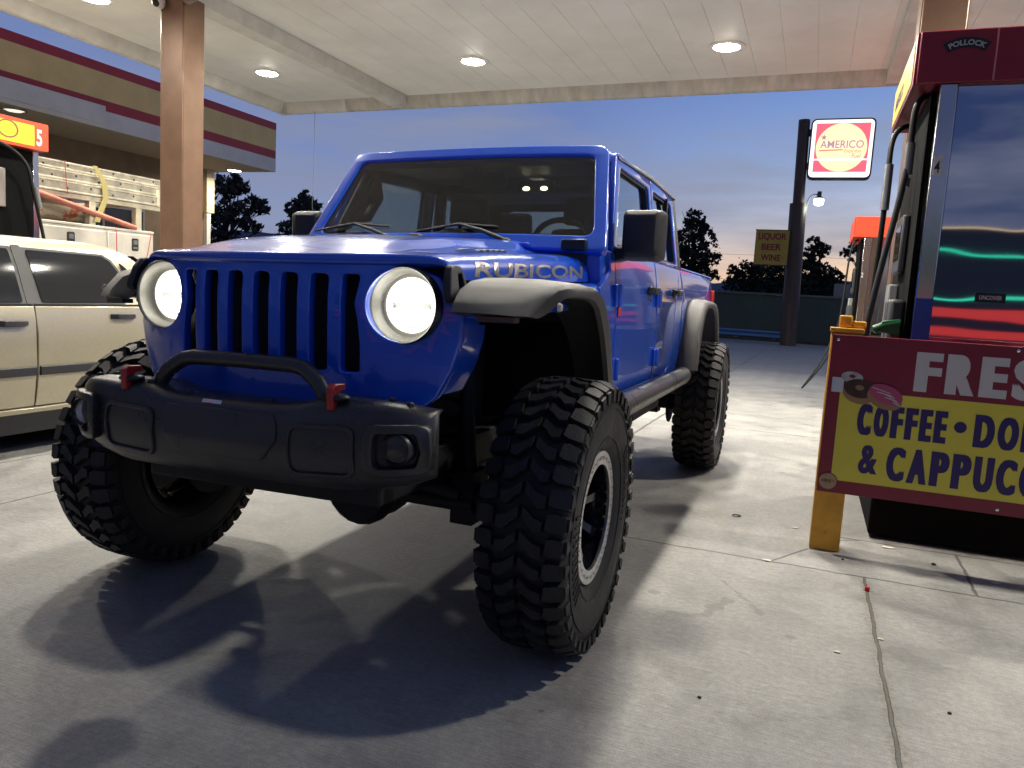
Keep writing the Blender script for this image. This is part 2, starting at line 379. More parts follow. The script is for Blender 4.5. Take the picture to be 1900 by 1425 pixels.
def hood_side_x(y, z, off):
    t0 = htop(.86*hw(y), y); fr = (t0-z)/(t0-hzb(y)); tab = [(f, s) for s, f in SIDE]; return interp(tab, max(0, min(1, fr)))*hw(y)+off
def decal_fn(sgn):
    def f(x, y, z):
        Y = -.345+x if sgn > 0 else .665-x
        zz_ = 1.304+y*.9+.036*(Y+.335)
        return (sgn*(hood_side_x(Y, zz_, .0015)+z), Y, zz_)
    return f
dt = text('RUBICON', .078, lambda *p: p, extr=.0006, off=.0016, shear=.18)
wmax = max(v[0] for v in dt.v); k_ = 1.00/wmax
for sg in (1, -1):
    q = MB(); q.v = [(v[0]*k_, v[1], v[2]) for v in dt.v]; q.f = dt.f; q.mi = [0]*len(q.f)
    q = slice_x(q, [i*.03 for i in range(1, 34)]).xf(decal_fn(sg)); q.build('hood_decal', DECAL, hood, flat=True)
# hood vents (black louvres) and washer nozzles, latches
for sg in (1, -1):
    mb = MB()
    for i in range(5):
        y = -.12+i*.055; x0, x1 = .455, .545
        mb.add([(sg*x0, y, htop(x0, y)+.002), (sg*x1, y, htop(x1, y)+.002), (sg*x1, y+.035, htop(x1, y+.035)+.006), (sg*x0, y+.035, htop(x0, y+.035)+.006)], [(0, 1, 2, 3)])
        mb.add([(sg*x0, y+.035, htop(x0, y+.035)+.006), (sg*x1, y+.035, htop(x1, y+.035)+.006), (sg*x1, y+.037, htop(x1, y+.037)-.004), (sg*x0, y+.037, htop(x0, y+.037)-.004)], [(0, 1, 2, 3)])
    mb.build('hood_vent', TEXB, hood, flat=True)
    x, y = (-.56 if sg < 0 else -.10), .60
    z = htop(x, y)
    MB().loft([rpoly3 for rpoly3 in [[(x-.035, y-.02, z-.004), (x+.035, y-.02, z-.004), (x+.035, y+.03, z-.002), (x-.035, y+.03, z-.002)], [(x-.022, y-.008, z+.020), (x+.022, y-.008, z+.020), (x+.028, y+.024, z+.016), (x-.028, y+.024, z+.016)]]]).build('washer_nozzle', TEXB, hood, bevel=.005)
    # rubber latch: a looped strap from hood to fender
    ol = rpoly([(-.605, 1.245), (-.475, 1.245), (-.488, 1.315), (-.512, 1.350), (-.560, 1.350), (-.582, 1.32)], .02)
    hl = rpoly([(-.545, 1.27), (-.487, 1.27), (-.502, 1.335), (-.542, 1.335)], .012)
    f_ = filled([ol, hl], .012, .006)
    f_.xf(lambda a, b, c: (sg*(.632+c*.8-(b-1.25)*.16), a+.065, b-.022)).build('hood_latch', TEXB, hood)

# grille with slots and lamp holes
def gmap(a, b, c):
    y = yfront(a)+(max(0, b-1.22)*.10)+(max(0, 1.05-b))*.06
    return (a, y+.012+c, b)
half = [(0, 1.334), (.38, 1.332), (.50, 1.318), (.575, 1.288), (.622, 1.245), (.643, 1.19), (.638, 1.10), (.615, 1.01), (.575, .925), (.53, .885), (.48, .87), (0, .87)]
outl = half+[(-x, z) for x, z in half[-2:0:-1]]
holes = [rpoly([(i*.106-.0365, .985), (i*.106+.0365, .985), (i*.106+.0365, 1.300), (i*.106-.0365, 1.300)], .026) for i in (-2, -1, 0, 1, 2)]
for sg in (1, -1):
    cx, cz, rr_ = .478*sg, 1.205, .122
    h = rpoly([(.318*sg-.0365*sg, .985), (.318*sg+.0365*sg, .985), (.318*sg+.0365*sg, 1.085), (.347*sg, 1.15), (.336*sg, 1.205), (.345*sg, 1.255), (.352*sg, 1.300), (.318*sg-.0365*sg, 1.300)], .02)
    holes.append(h)
holes += [circ(.478*s_, 1.205, .1195, 40) for s_ in (1, -1)]
gm = filled([outl]+holes, .012, .006)
gm = slice_x(gm, [i*.053 for i in range(-11, 12)]); gm = slice_x(gm, [.95, 1.02, 1.1, 1.16, 1.22, 1.27], axis=2 if False else 1)
grille = gm.xf(gmap).build('grille', BLUE, T, ang=50)
# body-coloured sides of the grille shell running back to the fenders
gs = []
for yy, sx in ((0, 1.0), (.10, 1.0), (.20, .985)):
    gs.append([(x*sx, yfront(x)+.03+yy, z) for x, z in [(.50, 1.316), (.575, 1.286), (.62, 1.244), (.641, 1.19), (.636, 1.10), (.613, 1.01), (.573, .925)]])
both(MB().loft(gs, closed=False), 'grille_side', BLUE, grille)
MB().loft([[(x, yfront(x)+.085, z) for x in [i*.1-.4 for i in range(9)]] for z in (.95, 1.31)], closed=False).build('grille_mesh', mat('grille_mesh_black', (.022, .022, .026), .6, bscale=260, bstr=.8), grille)
MB().box(-.50, .50, -.44, -.40, .72, 1.30).build('radiator', DARK, T)
# headlights
for sg in (1, -1):
    cx, cy, cz = .478*sg, -.532, 1.205
    hd = MB().lathe([(.121, .030), (.121, -.004), (.117, -.010), (.113, -.004), (.112, .03)], (cx, cy, cz), 'y', 56).build('headlight', BLK, T)
    MB().lathe([(.1125, .0), (.108, .030), (.092, .052), (.088, .055)], (cx, cy, cz), 'y', 56).build('bowl', HEADC, hd)
    MB().lathe([(.088, .055), (.086, .044), (.076, .044), (.074, .056)], (cx, cy, cz), 'y', 56).build('halo_ring', HEADR, hd)
    MB().lathe([(.075, .056), (.0001, .060)], (cx, cy, cz), 'y', 40).build('reflector', REFL, hd)
    up_ = [(cx+.064*math.cos(a), cz+.012+.054*math.sin(a)) for a in [i*math.pi/16 for i in range(17)]]
    lo_ = [(cx-.058*math.cos(a), cz-.012-.050*math.sin(a)) for a in [i*math.pi/16 for i in range(17)]]
    MB().prism(up_, 'y', cy+.040, cy+.055).build('led_projector', HEADL, hd)
    MB().prism(lo_, 'y', cy+.044, cy+.055).build('led_projector', HEADL, hd)
    MB().lathe([(.1115, .012), (.09, .004), (.05, -.003), (.0001, -.005)], (cx, cy, cz), 'y', 48).build('lens', LENSG, hd)

# ---- body shell (fender tops, cowl, sills, quarters)
def bx(z): return interp([(.74, .772), (.80, .790), (.90, .801), (1.1, .807), (1.28, .802), (1.38, .792), (1.44, .783), (1.49, .771)], z)
def rowpanel(rows, xf, th=.02, nc=8):
    mb = MB(); outer = [[(xf(z), lerp(a, b, i/nc), z) for i in range(nc+1)] for z, a, b in rows]
    inner = [[(x-th, y, z) for x, y, z in r] for r in outer]
    n = nc+1; m_ = len(rows); vs = [p for r in outer for p in r]+[p for r in inner for p in r]; O = n*m_; fs = []
    for i in range(m_-1):
        for j in range(nc):
            a = i*n+j; fs.append((a, a+1, a+n+1, a+n)); fs.append((O+a, O+a+n, O+a+n+1, O+a+1))
    for i in range(m_-1):
        a = i*n; fs.append((a, a+n, O+a+n, O+a)); a = i*n+nc; fs.append((a, O+a, O+a+n, a+n))
    for j in range(nc):
        fs.append((j, O+j, O+j+1, j+1)); a = (m_-1)*n+j; fs.append((a, a+1, O+a+1, O+a))
    return mb.add(vs, fs)
body = MB()
fs_ = []
for y in [-.44, -.3, -.1, .1, .3, .5, .7, .885]:
    zb = hzb(y); wx = hw(y); q_ = .03*(1-smooth(-.3, .1, y)); k_ = .09*(1-smooth(-.3, .1, y))
    fs_.append([(wx-.03, y, zb-.006-q_), (.758-k_, y, zb-.004-q_), (.782-k_, y, zb-.012-q_), (.795-k_, y, zb-.035-q_), (.800-k_, y, 1.20-q_), (.64-k_, y, 1.20-q_)])
fm = MB().loft(fs_); body.merge(fm).merge(fm.mirror())
for sgn in (0, 1):
    for mb in (rowpanel([(.78, .60, .885), (.9, .56, .885), (1.05, .50, .885), (1.21, .44, .885)], bx, .03, 3),
               rowpanel([(1.20, .60, .885), (1.30, .60, .885), (1.34, .72, .885), (1.38, .80, .885), (1.47, .82, .93)], bx, .03, 3),
               rowpanel([(.742, .56, 2.70), (.768, .54, 2.74), (.792, .54, 2.76)], lambda z: bx(z)-.004, .05, 4),
               rowpanel([(.768, 2.42, 2.74), (.80, 2.36, 2.80), (.83, 2.46, 2.822), (.90, 2.50, 2.822), (1.2, 2.54, 2.822), (1.3, 2.61, 2.822), (1.4, 2.71, 2.822), (1.49, 2.73, 2.822)], bx, .05, 4),
               rowpanel([(.77, .60, 2.80), (1.1, .60, 2.80), (1.3, .88, 2.80), (1.47, .90, 2.80)], lambda z: bx(z)-.030, .02, 4)):
        body.merge(mb if not sgn else mb.mirror())
cs = []
for y, z, xx in ((.715, 1.456, .766), (.75, 1.466, .772), (.82, 1.476, .775), (.97, 1.480, .775)):
    cs.append([(-xx, y, 1.30), (-xx, y, z-.035), (-xx+.012, y, z-.012), (-xx+.04, y, z), (xx-.04, y, z), (xx-.012, y, z-.012), (xx, y, z-.035), (xx, y, 1.30)])
body.merge(MB().loft(cs))
body_o = body.build('body', BLUE, T, bevel=.006, seg=2)
# gap behind the hood edge
MB().box(-.70, .70, .692, .722, 1.30, 1.452).build('cowl_seal', BLK, T)
MB().loft([[(x, .705, 1.470+.012*(1-(x/.6)**2)) for x in [i*.1-.6 for i in range(13)]], [(x, .745, 1.500+.012*(1-(x/.6)**2)) for x in [i*.1-.6 for i in range(13)]]], closed=False).build('cowl_vent', TEXB, T)
# windshield frame
V0 = (.700, 1.455); SL = (.564, .826); NR = (-.826, .564)
def wmap(a, b, c): return (a, V0[0]+b*SL[0]+c*NR[0], V0[1]+b*SL[1]+c*NR[1])
wo_ = rpoly([(-.785, 0), (.785, 0), (.684, .612), (-.684, .612)], [.02, .02, .06, .06], 6)
wh_ = rpoly([(-.735, .066), (.735, .066), (.645, .566), (-.645, .566)], .06, 7)
wf = filled([wo_, wh_], .012, .010, 3)
wf = slice_x(wf, [i*.1 for i in range(-7, 8)]).xf(lambda a, b, c: wmap(a, b, c+.018*(1-(a/.75)**2)))
wind = wf.build('windshield_frame', BLUE, T, ang=60)
gz = MB(); gp = rpoly([(-.745, .056), (.745, .056), (.655, .576), (-.655, .576)], .06, 7)
gg = filled([gp], .002); gg = slice_x(gg, [i*.08 for i in range(-9, 10)]).xf(lambda a, b, c: wmap(a, b, c+.010+.018*(1-(a/.75)**2)))
gg.build('windshield', WSH, wind, ang=80)
fr_ = filled([gp, rpoly([(-.715, .088), (.715, .088), (.632, .550), (-.632, .550)], .05, 7)], .001)
slice_x(fr_, [i*.08 for i in range(-9, 10)]).xf(lambda a, b, c: wmap(a, b, c+.006+.018*(1-(a/.75)**2))).build('windshield_border', BLK, wind)
def wiper(px, tipx):
    mb = MB(); b0 = Vector(wmap(px, .02, .045)); tip = Vector(wmap(tipx, .125, .040))
    mid = (b0+tip)/2+Vector((0, -.012, .008))
    mb.tube([b0, mid, tip], [.012, .009, .006], 8)
    a, b = Vector(wmap(tipx-.22, .085, .032)), Vector(wmap(tipx+.20, .115, .032))
    mb.tube([a, tip, b], [.006, .008, .006], 6); mb.sphere(b0, .02, .02, .016)
    return mb.build('wiper', TEXB, wind)
wiper(.33, .06); wiper(-.26, -.52)
for sg in (1, -1):
    MB().obox(wmap(.655*sg, .004, .045), .115, .045, .05).build('windshield_hinge', BLK, wind, bevel=.008)
    MB().obox(wmap(.40*sg, -.005, .05), .10, .04, .022).build('tie_bracket', BLUE, wind, bevel=.006)
# roof
rs = []
for y, dz, k in ((1.035, -.046, .98), (1.20, -.020, .995), (1.9, .006, 1.01), (2.5, .004, 1.01), (2.70, -.004, 1.0), (2.79, -.02, .99)):
    hf = [(0, 2.030), (.40, 2.026), (.58, 2.018), (.655, 2.004), (.698, 1.982), (.712, 1.962), (.712, 1.950), (.66, 1.940)]
    hf = [(x*k, z+dz) for x, z in hf]
    rs.append([(x, y, z) for x, z in hf]+[(-x, y, z) for x, z in hf[:0:-1]])
roof = MB().loft(rs).build('roof', TOPB, T)
both(MB().loft([[(.700, y, 1.972+dz), (.728, y, 1.958+dz), (.730, y, 1.948+dz), (.700, y, 1.944+dz)] for y, dz in ((1.10, -.020), (1.9, .004), (2.74, -.004))]), 'drip_rail', TOPB, roof)
# hardtop rear corners and back wall
for sg in (1, -1):
    mb = filled([[(2.735, 1.487), (2.815, 1.487), (2.79, 1.955), (2.64, 1.955)]], .012, .008)
    mb.xf(lambda a, b, c: (sg*(interp([(1.485, .770), (1.955, .702)], b)+c-.010), a, b)).build('corner_pillar', TOPB, roof)
bw_ = filled([rpoly([(-.75, 1.485), (.75, 1.485), (.695, 1.955), (-.695, 1.955)], .02), rpoly([(-.52, 1.56), (.52, 1.56), (.50, 1.88), (-.50, 1.88)], .04)], .015, .005)
bw_.xf(lambda a, b, c: (a, 2.805+c-(b-1.485)*.05, b)).build('back_wall', TOPB, roof)
MB().loft([[(-.53, 2.80, 1.55), (.53, 2.80, 1.55)], [(-.51, 2.786, 1.89), (.51, 2.786, 1.89)]], closed=False).build('rear_window', SIDEG, roof)
# doors
def ux(z): return interp([(1.485, .771), (1.955, .712)], z)
def door(front):
    if front: rw = [(.797, .93, 1.84), (.805, .912, 1.868), (.83, .895, 1.883), (.95, .895, 1.885), (1.1, .895, 1.885), (1.25, .895, 1.885), (1.33, .895, 1.885), (1.38, .895, 1.885), (1.42, .890, 1.885), (1.45, .885, 1.885), (1.487, .872, 1.885)]
    else: rw = [(.797, 1.95, 2.30), (.805, 1.925, 2.36), (.83, 1.902, 2.435), (.90, 1.90, 2.485), (1.0, 1.90, 2.505), (1.2, 1.90, 2.53), (1.3, 1.90, 2.60), (1.36, 1.90, 2.665), (1.42, 1.90, 2.70), (1.45, 1.90, 2.715), (1.487, 1.90, 2.725)]
    pan = rowpanel(rw, bx, .035, 10)
    if front: ol = rpoly([(.870, 1.485), (1.885, 1.485), (1.885, 1.952), (1.080, 1.952)], [.01, .01, .03, .05]); hl = rpoly([(.945, 1.497), (1.832, 1.497), (1.832, 1.900), (1.140, 1.900)], [.02, .03, .05, .05])
    else: ol = rpoly([(1.90, 1.485), (2.725, 1.485), (2.635, 1.952), (1.90, 1.952)], [.01, .01, .05, .03]); hl = rpoly([(1.952, 1.497), (2.640, 1.497), (2.572, 1.900), (1.952, 1.900)], [.03, .03, .05, .05])
    frm = filled([ol, hl], .013, .007).xf(lambda a, b, c: (ux(b)+c-.012, a, b))
    gl = MB().add([(ux(1.49)-.022, hl[0][0]-.06, 1.49), (ux(1.49)-.022, max(p[0] for p in hl)+.03, 1.49), (ux(1.91)-.022, max(p[0] for p in hl)+.03, 1.915), (ux(1.91)-.022, 1.09 if front else 1.93, 1.915)], [(0, 1, 2, 3)])
    seal = filled([hl, [(c_[0]+(sum(p[0] for p in hl)/len(hl)-c_[0])*.055, c_[1]+(sum(p[1] for p in hl)/len(hl)-c_[1])*.09) for c_ in hl]], .006).xf(lambda a, b, c: (ux(b)+c-.010, a, b))
    hy = 1.70 if front else 2.50
    hb = MB(); z0 = 1.312 if front else 1.316
    hb.loft([[(bx(1.31)+.0, hy-.095, z0-.022), (bx(1.31), hy-.095, z0+.022), (bx(1.31)+.012, hy-.095, z0+.02), (bx(1.31)+.012, hy-.095, z0-.02)],
             [(bx(1.31)+.020, hy-.07, z0-.018), (bx(1.31)+.020, hy-.07, z0+.018), (bx(1.31)+.046, hy-.07, z0+.018), (bx(1.31)+.046, hy-.07, z0-.018)],
             [(bx(1.31)+.024, hy+.06, z0-.018), (bx(1.31)+.024, hy+.06, z0+.018), (bx(1.31)+.048, hy+.06, z0+.018), (bx(1.31)+.048, hy+.06, z0-.018)],
             [(bx(1.31), hy+.10, z0-.022), (bx(1.31), hy+.10, z0+.022), (bx(1.31)+.04, hy+.10, z0+.02), (bx(1.31)+.04, hy+.10, z0-.02)]])
    hb.lathe([(.030, -.004), (.030, .010), (.022, .010)], (bx(1.31), hy-.005, z0-.002), 'x', 20, cap=True)
    hg = []
    for z in ((1.27, .93) if True else ()):
        y0 = .885 if front else 1.893
        mb = MB().box(bx(z)-.004, bx(z)+.016, y0-.052, y0+.062, z-.050, z+.050); mb.tube([(bx(z)+.014, y0, z-.052), (bx(z)+.014, y0, z+.052)], .017, 12); hg.append(mb)
    return pan, frm, gl, seal, hb, hg
for front in (True, False):
    pan, frm, gl, seal, hb, hg = door(front)
    for sg in (1, -1):
        f = (lambda q: q) if sg > 0 else (lambda q: q.mirror())
        d = f(pan).build('door', BLUE, T, bevel=.008, seg=3, ang=50)
        f(frm).build('window_frame', BLUE, d, ang=50); f(gl).build('window_pane', SIDEG, d, flat=True); f(seal).build('window_seal', BLK, d)
        f(hb).build('door_handle', TEXB, d, bevel=.006)
        for q in hg: f(q).build('hinge', BLUE if sg > 0 else BLUE, d, bevel=.004)
        if not front:
            f(MB().box(ux(1.7)-.032, ux(1.7)-.008, 2.40, 2.425, 1.49, 1.91)).build('window_divider', BLK, d)
        else:
            # mirror on an arm at the window corner
            mz = [(.815, 1.515), (.965, 1.515), (.995, 1.545), (.995, 1.655), (.965, 1.690), (.845, 1.690), (.815, 1.655)]
            mb = MB(); pl = rpoly([(.810, 1.435), (.996, 1.435), (1.000, 1.665), (.812, 1.665)], .030, 5)
            cxm = .905; czm = 1.55
            def sc(k, y): return [(cxm+(x-cxm)*k, y, czm+(z-czm)*k) for x, z in pl]
            mb.loft([sc(.72, .845), sc(.88, .860), sc(.97, .90), sc(1.0, .95), sc(1.0, 1.0), sc(.96, 1.012)])
            mo = f(mb).build('side_mirror', TEXB, d)
            mo['label'] = 'square black side mirror'
            f(MB().loft([sc(.88, 1.013), sc(.88, 1.014)])).build('mirror_pane', MIRG, mo)
            arm = MB().loft([[(.765, .90, 1.425), (.765, 1.03, 1.425), (.765, 1.02, 1.495), (.765, .93, 1.495)], [(.83, .915, 1.44), (.83, 1.01, 1.44), (.83, 1.00, 1.505), (.83, .925, 1.505)], [(.88, .925, 1.485), (.88, 1.0, 1.485), (.88, .99, 1.53), (.88, .93, 1.53)]])
            f(arm).build('mirror_arm', TEXB, mo, bevel=.01)
            if sg > 0:
                st = MB().add([(bx(1.21)+.003, .60+.25, 1.175), (bx(1.21)+.003, .60+.305, 1.175), (bx(1.24)+.003, .60+.305, 1.235), (bx(1.24)+.003, .60+.25, 1.235)], [(0, 1, 2, 3)])
                st.xf(lambda x, y, z: (x+.004, y+.06, z)).build('badge', mat('red_badge', (.55, .03, .05), .4), d, flat=True)
# side marker vent badge on front fender
# bed
bo = [(2.838, .83), (2.90, .80), (2.97, .98), (3.07, 1.13), (3.20, 1.22), (3.48, 1.245), (3.77, 1.22), (3.90, 1.13), (4.0, .98), (4.06, .82), (4.50, .86), (4.555, .90), (4.555, 1.488), (2.838, 1.488)]
bs_ = filled([bo], .030, .006)
bs_ = slice_x(bs_, [1.0, 1.1, 1.2, 1.3, 1.36, 1.40, 1.44], axis=1)
bm_ = MB().merge(bs_).xf(lambda a, b, c: (bx(b)+c-.036, a, b))
bedm = MB().merge(bm_).merge(bm_.mirror())
bedm.box(-.76, .76, 2.838, 2.88, .85, 1.47).box(-.76, .76, 2.84, 4.5, .95, 1.0).box(-.76, .76, 4.50, 4.55, .86, 1.47)
bed = bedm.build('cargo_bed', BLUE, T, bevel=.004)
both(MB().loft([[(.700, y, 1.487), (.700, y, 1.497), (.775, y, 1.497), (.783, y, 1.488)] for y in (2.84, 4.55)]), 'bed_rail', BLUE, bed)
both(MB().box(.79, .818, 4.45, 4.565, 1.17, 1.38), 'tail_light', TAIL, bed, bevel=.012)
both(MB().box(.45, .80, 4.40, 4.70, .62, .78), 'rear_bumper', TEXB, T, bevel=.03)
# fender flares
def flare(path, inner, xo, xi, name, mt=FLARE):
    rings = []
    for i, ((y, z), (yl, zl)) in enumerate(zip(path, inner)):
        x0 = xo(y); xin = xi(y)
        dy, dz = yl-y, zl-z; l = math.hypot(dy, dz); dy, dz = dy/l, dz/l
        rings.append([(xin, y, z+.006), (lerp(xin, x0, .5), y+dy*.001, z+.004), (x0-.045, y+dy*.004, z+dz*.004), (x0-.016, y+dy*.010, z+dz*.010), (x0-.002, y+dy*.026, z+dz*.026), (x0, y+dy*min(l, .045), z+dz*min(l, .045)),
                      (x0-.002, yl, zl), (x0-.02, yl+dy*.006, zl+dz*.006), (x0-.055, yl-dy*.012, zl-dz*.012), (xin, yl-dy*.012, zl-dz*.012)])
    return MB().loft(rings)
fp = [(-.640, 1.188), (-.625, 1.212), (-.575, 1.255), (-.49, 1.282), (-.36, 1.296), (-.20, 1.302), (-.04, 1.302), (.09, 1.294), (.19, 1.270), (.275, 1.222), (.345, 1.155), (.405, 1.07), (.455, .97), (.475, .92)]
fi = [(-.545, 1.180), (-.520, 1.184), (-.470, 1.202), (-.41, 1.235), (-.32, 1.248), (-.19, 1.252), (-.05, 1.250), (.04, 1.240), (.12, 1.215), (.185, 1.168), (.25, 1.105), (.31, 1.025), (.36, .945), (.38, .91)]
fl = flare(fp, fi, lambda y: interp([(-.65, .86), (-.60, .885), (-.50, .918), (-.35, .934), (.1, .934), (.48, .915)], y), lambda y: interp([(-.65, .67), (-.4, .67), (.1, .70), (.3, .76), (.5, .775)], y), 'f')
fl.xf(lambda x, y, z: (x, y+(.045+.145*smooth(.68, .90, x))*(1-smooth(-.62, -.22, y)), z))
ff = both(fl, 'fender_flare', FLARE, bevel=0)
for o, sg in zip(ff, (1, -1)):
    mk = MB().lathe([(.0001, .010), (.010, .008), (.014, .002), (.014, -.004)], (.933, -.375, 1.217), 'x', 20)
    (mk if sg > 0 else mk.mirror()).build('marker_light', AMBER, o)
    tl = MB().loft([[(.71, -.50, 1.165), (.82, -.47, 1.165), (.82, -.47, 1.182), (.71, -.50, 1.182)], [(.71, -.45, 1.165), (.82, -.42, 1.165), (.82, -.42, 1.182), (.71, -.45, 1.182)]])
    (tl if sg > 0 else tl.mirror()).build('turn_light', mat('turn_lens', (.05, .05, .05), .3, coat=.3), o)
cy_ = 3.487
rp = [(-.70, .790), (-.665, .89), (-.61, 1.02), (-.53, 1.14), (-.43, 1.225), (-.30, 1.268), (-.12, 1.282), (.12, 1.282), (.30, 1.268), (.43, 1.225), (.53, 1.14), (.61, 1.02), (.665, .89), (.70, .79)]
ri = [(-.61, .785), (-.575, .88), (-.52, .99), (-.45, 1.09), (-.365, 1.17), (-.26, 1.215), (-.11, 1.230), (.11, 1.230), (.26, 1.215), (.365, 1.17), (.45, 1.09), (.52, .99), (.575, .88), (.61, .785)]
rf = flare([(cy_+a, b) for a, b in rp], [(cy_+a, b) for a, b in ri], lambda y: .935, lambda y: .78, 'r')
both(rf, 'fender_flare', FLARE)
# wheel-house liners
for c0, y0 in ((0, 0), (0, cy_)):
    for mr_ in (0, 1):
        q = MB().loft([[(x, y0+.66*math.cos(a), .62+.60*math.sin(a)) for a in [(R(62) if y0 == 0 else R(12))+i*(R(56) if y0 == 0 else R(156))/14 for i in range(15)]] for x in (.46, .80 if y0 == 0 else .785)], closed=False)
        (q if not mr_ else q.mirror()).build('wheel_liner', DARK, T)
MB().box(-.80, .80, .60, .64, .70, 1.24).build('firewall', DARK, T)
# rock sliders
both(MB().tube([(.72, .42, .775), (.80, .47, .768), (.855, .54, .765), (.87, .62, .765), (.87, 2.56, .765), (.865, 2.62, .767), (.865, 2.655, .767)], .056, 16), 'rock_slider', STEELB)
both(MB().box(.45, .83, .95, 1.01, .73, .78).box(.45, .83, 2.3, 2.36, .73, .78).box(.74, .80, .50, 2.70, .690, .748), 'slider_bracket', DARK)
# chassis, driveline
ch = MB()
for sg in (1, -1): ch.box(.42*sg-.04, .42*sg+.04, -.60, 4.5, .58, .71)
ch.box(-.46, .46, -.62, -.52, .58, .74).box(-.38, .38, .9, 1.0, .56, .62).box(-.45, .45, 2.4, 2.52, .55, .66).box(-.46, .46, 4.0, 4.1, .58, .68)
ch.box(-.30, .30, -.40, .55, .52, 1.25).box(-.20, .24, .55, 2.0, .50, .80).box(.46, .74, 1.7, 2.5, .56, .74).box(-.44, -.06, 2.5, 3.2, .55, .74)
ch.box(-.70, .70, .62, 2.78, .74, .80).box(-.74, .74, .88, .92, .78, 1.40)
ch.build('chassis', DARK, T, bevel=.01)
MB().box(.60, .66, 2.60, 2.66, .55, .74).box(.58, .68, 2.58, 2.68, .53, .555).build('spring_shackle', DARK, T, bevel=.006)
# bumper
def bz(x): return interp([(0, .900), (.22, .902), (.30, .917), (.36, .930), (.44, .926), (.52, .930), (.60, .922), (.65, .912), (.70, .900)], abs(x))
def by(x): return interp([(0, -.800), (.30, -.795), (.45, -.782), (.58, -.760), (.62, -.738), (.652, -.718), (.670, -.695)], abs(x))
def bzb(x): return interp([(0, .655), (.42, .655), (.50, .668), (.60, .685), (.67, .71)], abs(x))
def bsec(x):
    t, y, b = bz(x), by(x), bzb(x); yr = interp([(.42, -.555), (.60, -.605), (.67, -.645)], abs(x))
    return [(x, yr, t-.012), (x, y+.075, t+.002), (x, y+.042, t), (x, y+.020, t-.008), (x, y+.006, t-.024), (x, y, t-.050), (x, y-.010, (t+b)/2), (x, y-.002, b+.07), (x, y+.012, b+.035), (x, y+.040, b+.006), (x, min(y+.07, yr-.01), b), (x, yr, b+.01)]
xs_ = [i*.05 for i in range(-12, 13)]+[-.625, .625]+[-.645, .645, -.658, .658, -.670, .670]
bumper = MB().loft([bsec(x) for x in sorted(xs_)]).build('front_bumper', STEELB, T, ang=60)
def on_bumper(x, z, d):
    s_ = bsec(x); tab = sorted([(p[2], p[1]) for p in s_[2:10]]); return (x, interp(tab, z)-d, z)
def bump_panel(ol, hole, d, th, name, mt=STEELB, bev=.004):
    q = filled([ol]+([hole] if hole else []), th, bev); q = slice_x(q, [i*.04 for i in range(-17, 18)]); q = slice_x(q, [.70, .74, .78, .82, .86], axis=1)
    return q.xf(lambda a, b, c: (a, on_bumper(a, b, d+c)[1], b)).build(name, mt, bumper, ang=60)
cp = rpoly([(-.215, .870), (.205, .870), (.215, .80), (.165, .735), (-.165, .735), (-.215, .80)], .03)
bump_panel(cp, None, .001, .002, 'winch_panel')
for sg in (1, -1):
    po = rpoly([(.255*sg, .850), (.47*sg, .858), (.47*sg, .71), (.255*sg, .70)], .035)
    pi_ = [(lerp(sum(p[0] for p in po)/len(po), p[0], .955), lerp(.78, p[1], .93)) for p in po]
    bump_panel(po, pi_, .002, .003, 'panel_rim')
    bump_panel(pi_, None, -.012, .002, 'pocket', BLK)
    # fog lamp in its rounded bezel
    fo = rpoly([(.515*sg, .868), (.668*sg, .872), (.684*sg, .80), (.668*sg, .735), (.515*sg, .725)], .035)
    fi_ = [(lerp(.597*sg, p[0], .80), lerp(.802, p[1], .80)) for p in fo]
    bump_panel(fo, fi_, .012, .012, 'fog_bezel', STEELB, .006)
    bump_panel(fi_, None, .001, .001, 'fog_pocket', BLK)
    fx, fz = .598*sg, .806; fy = on_bumper(fx, fz, 0)[1]
    fg = MB().lathe([(.048, .03), (.048, -.012), (.044, -.018), (.040, -.012), (.038, .0)], (fx, fy, fz), 'y', 32).build('fog_lamp', BLK, bumper)
    MB().lathe([(.039, -.003), (.03, .012), (.012, .020), (.0001, .02)], (fx, fy, fz), 'y', 24).build('reflector', mat('fog_reflector', (.55, .55, .55), .3, .8), fg)
    MB().lathe([(.040, -.012), (.03, -.017), (.0001, -.020)], (fx, fy, fz), 'y', 24).build('lens', LENSG, fg)
    for x in (.60, .535, .325): MB().lathe([(.012, 0), (.012, .008), (.008, .012), (.0001, .012)], (x*sg, by(x)+.055+(.03 if x == .535 else 0), bz(x)-.002), 'z', 6).build('bolt', BLK, bumper, flat=True)
    MB().lathe([(.010, 0), (.010, .008), (.006, .011), (.0001, .011)], (.16*sg, by(.16)+.05, bz(.16)-.001), 'z', 6).build('bolt', BLK, bumper, flat=True)
    hk = rpoly([(-.790, .900), (-.752, .900), (-.752, .925), (-.758, .940), (-.752, .951), (-.722, .954), (-.722, .974), (-.775, .976), (-.790, .964)], .008)
    MB().prism(hk, 'x', .379*sg, .402*sg).build('tow_hook', RED, bumper, bevel=.004)
    MB().sphere((.39*sg, -.755, .935), .045, .035, .014, 16, 8).build('hook_boss', BLK, bumper)
hoop = [(-.318, -.705, 0.920), (-.312, -.705, 0.938), (-.290, -.700, 0.966), (-.262, -.696, 0.986), (-.232, -.692, 1.004), (-.19, -.690, 1.012), (0, -.690, 1.014), (.19, -.690, 1.012), (.232, -.692, 1.004), (.262, -.696, 0.986), (.290, -.700, 0.966), (.312, -.705, 0.938), (.318, -.705, 0.920)]
MB().tube(hoop, .0245, 16).build('bull_bar', STEELB, bumper)
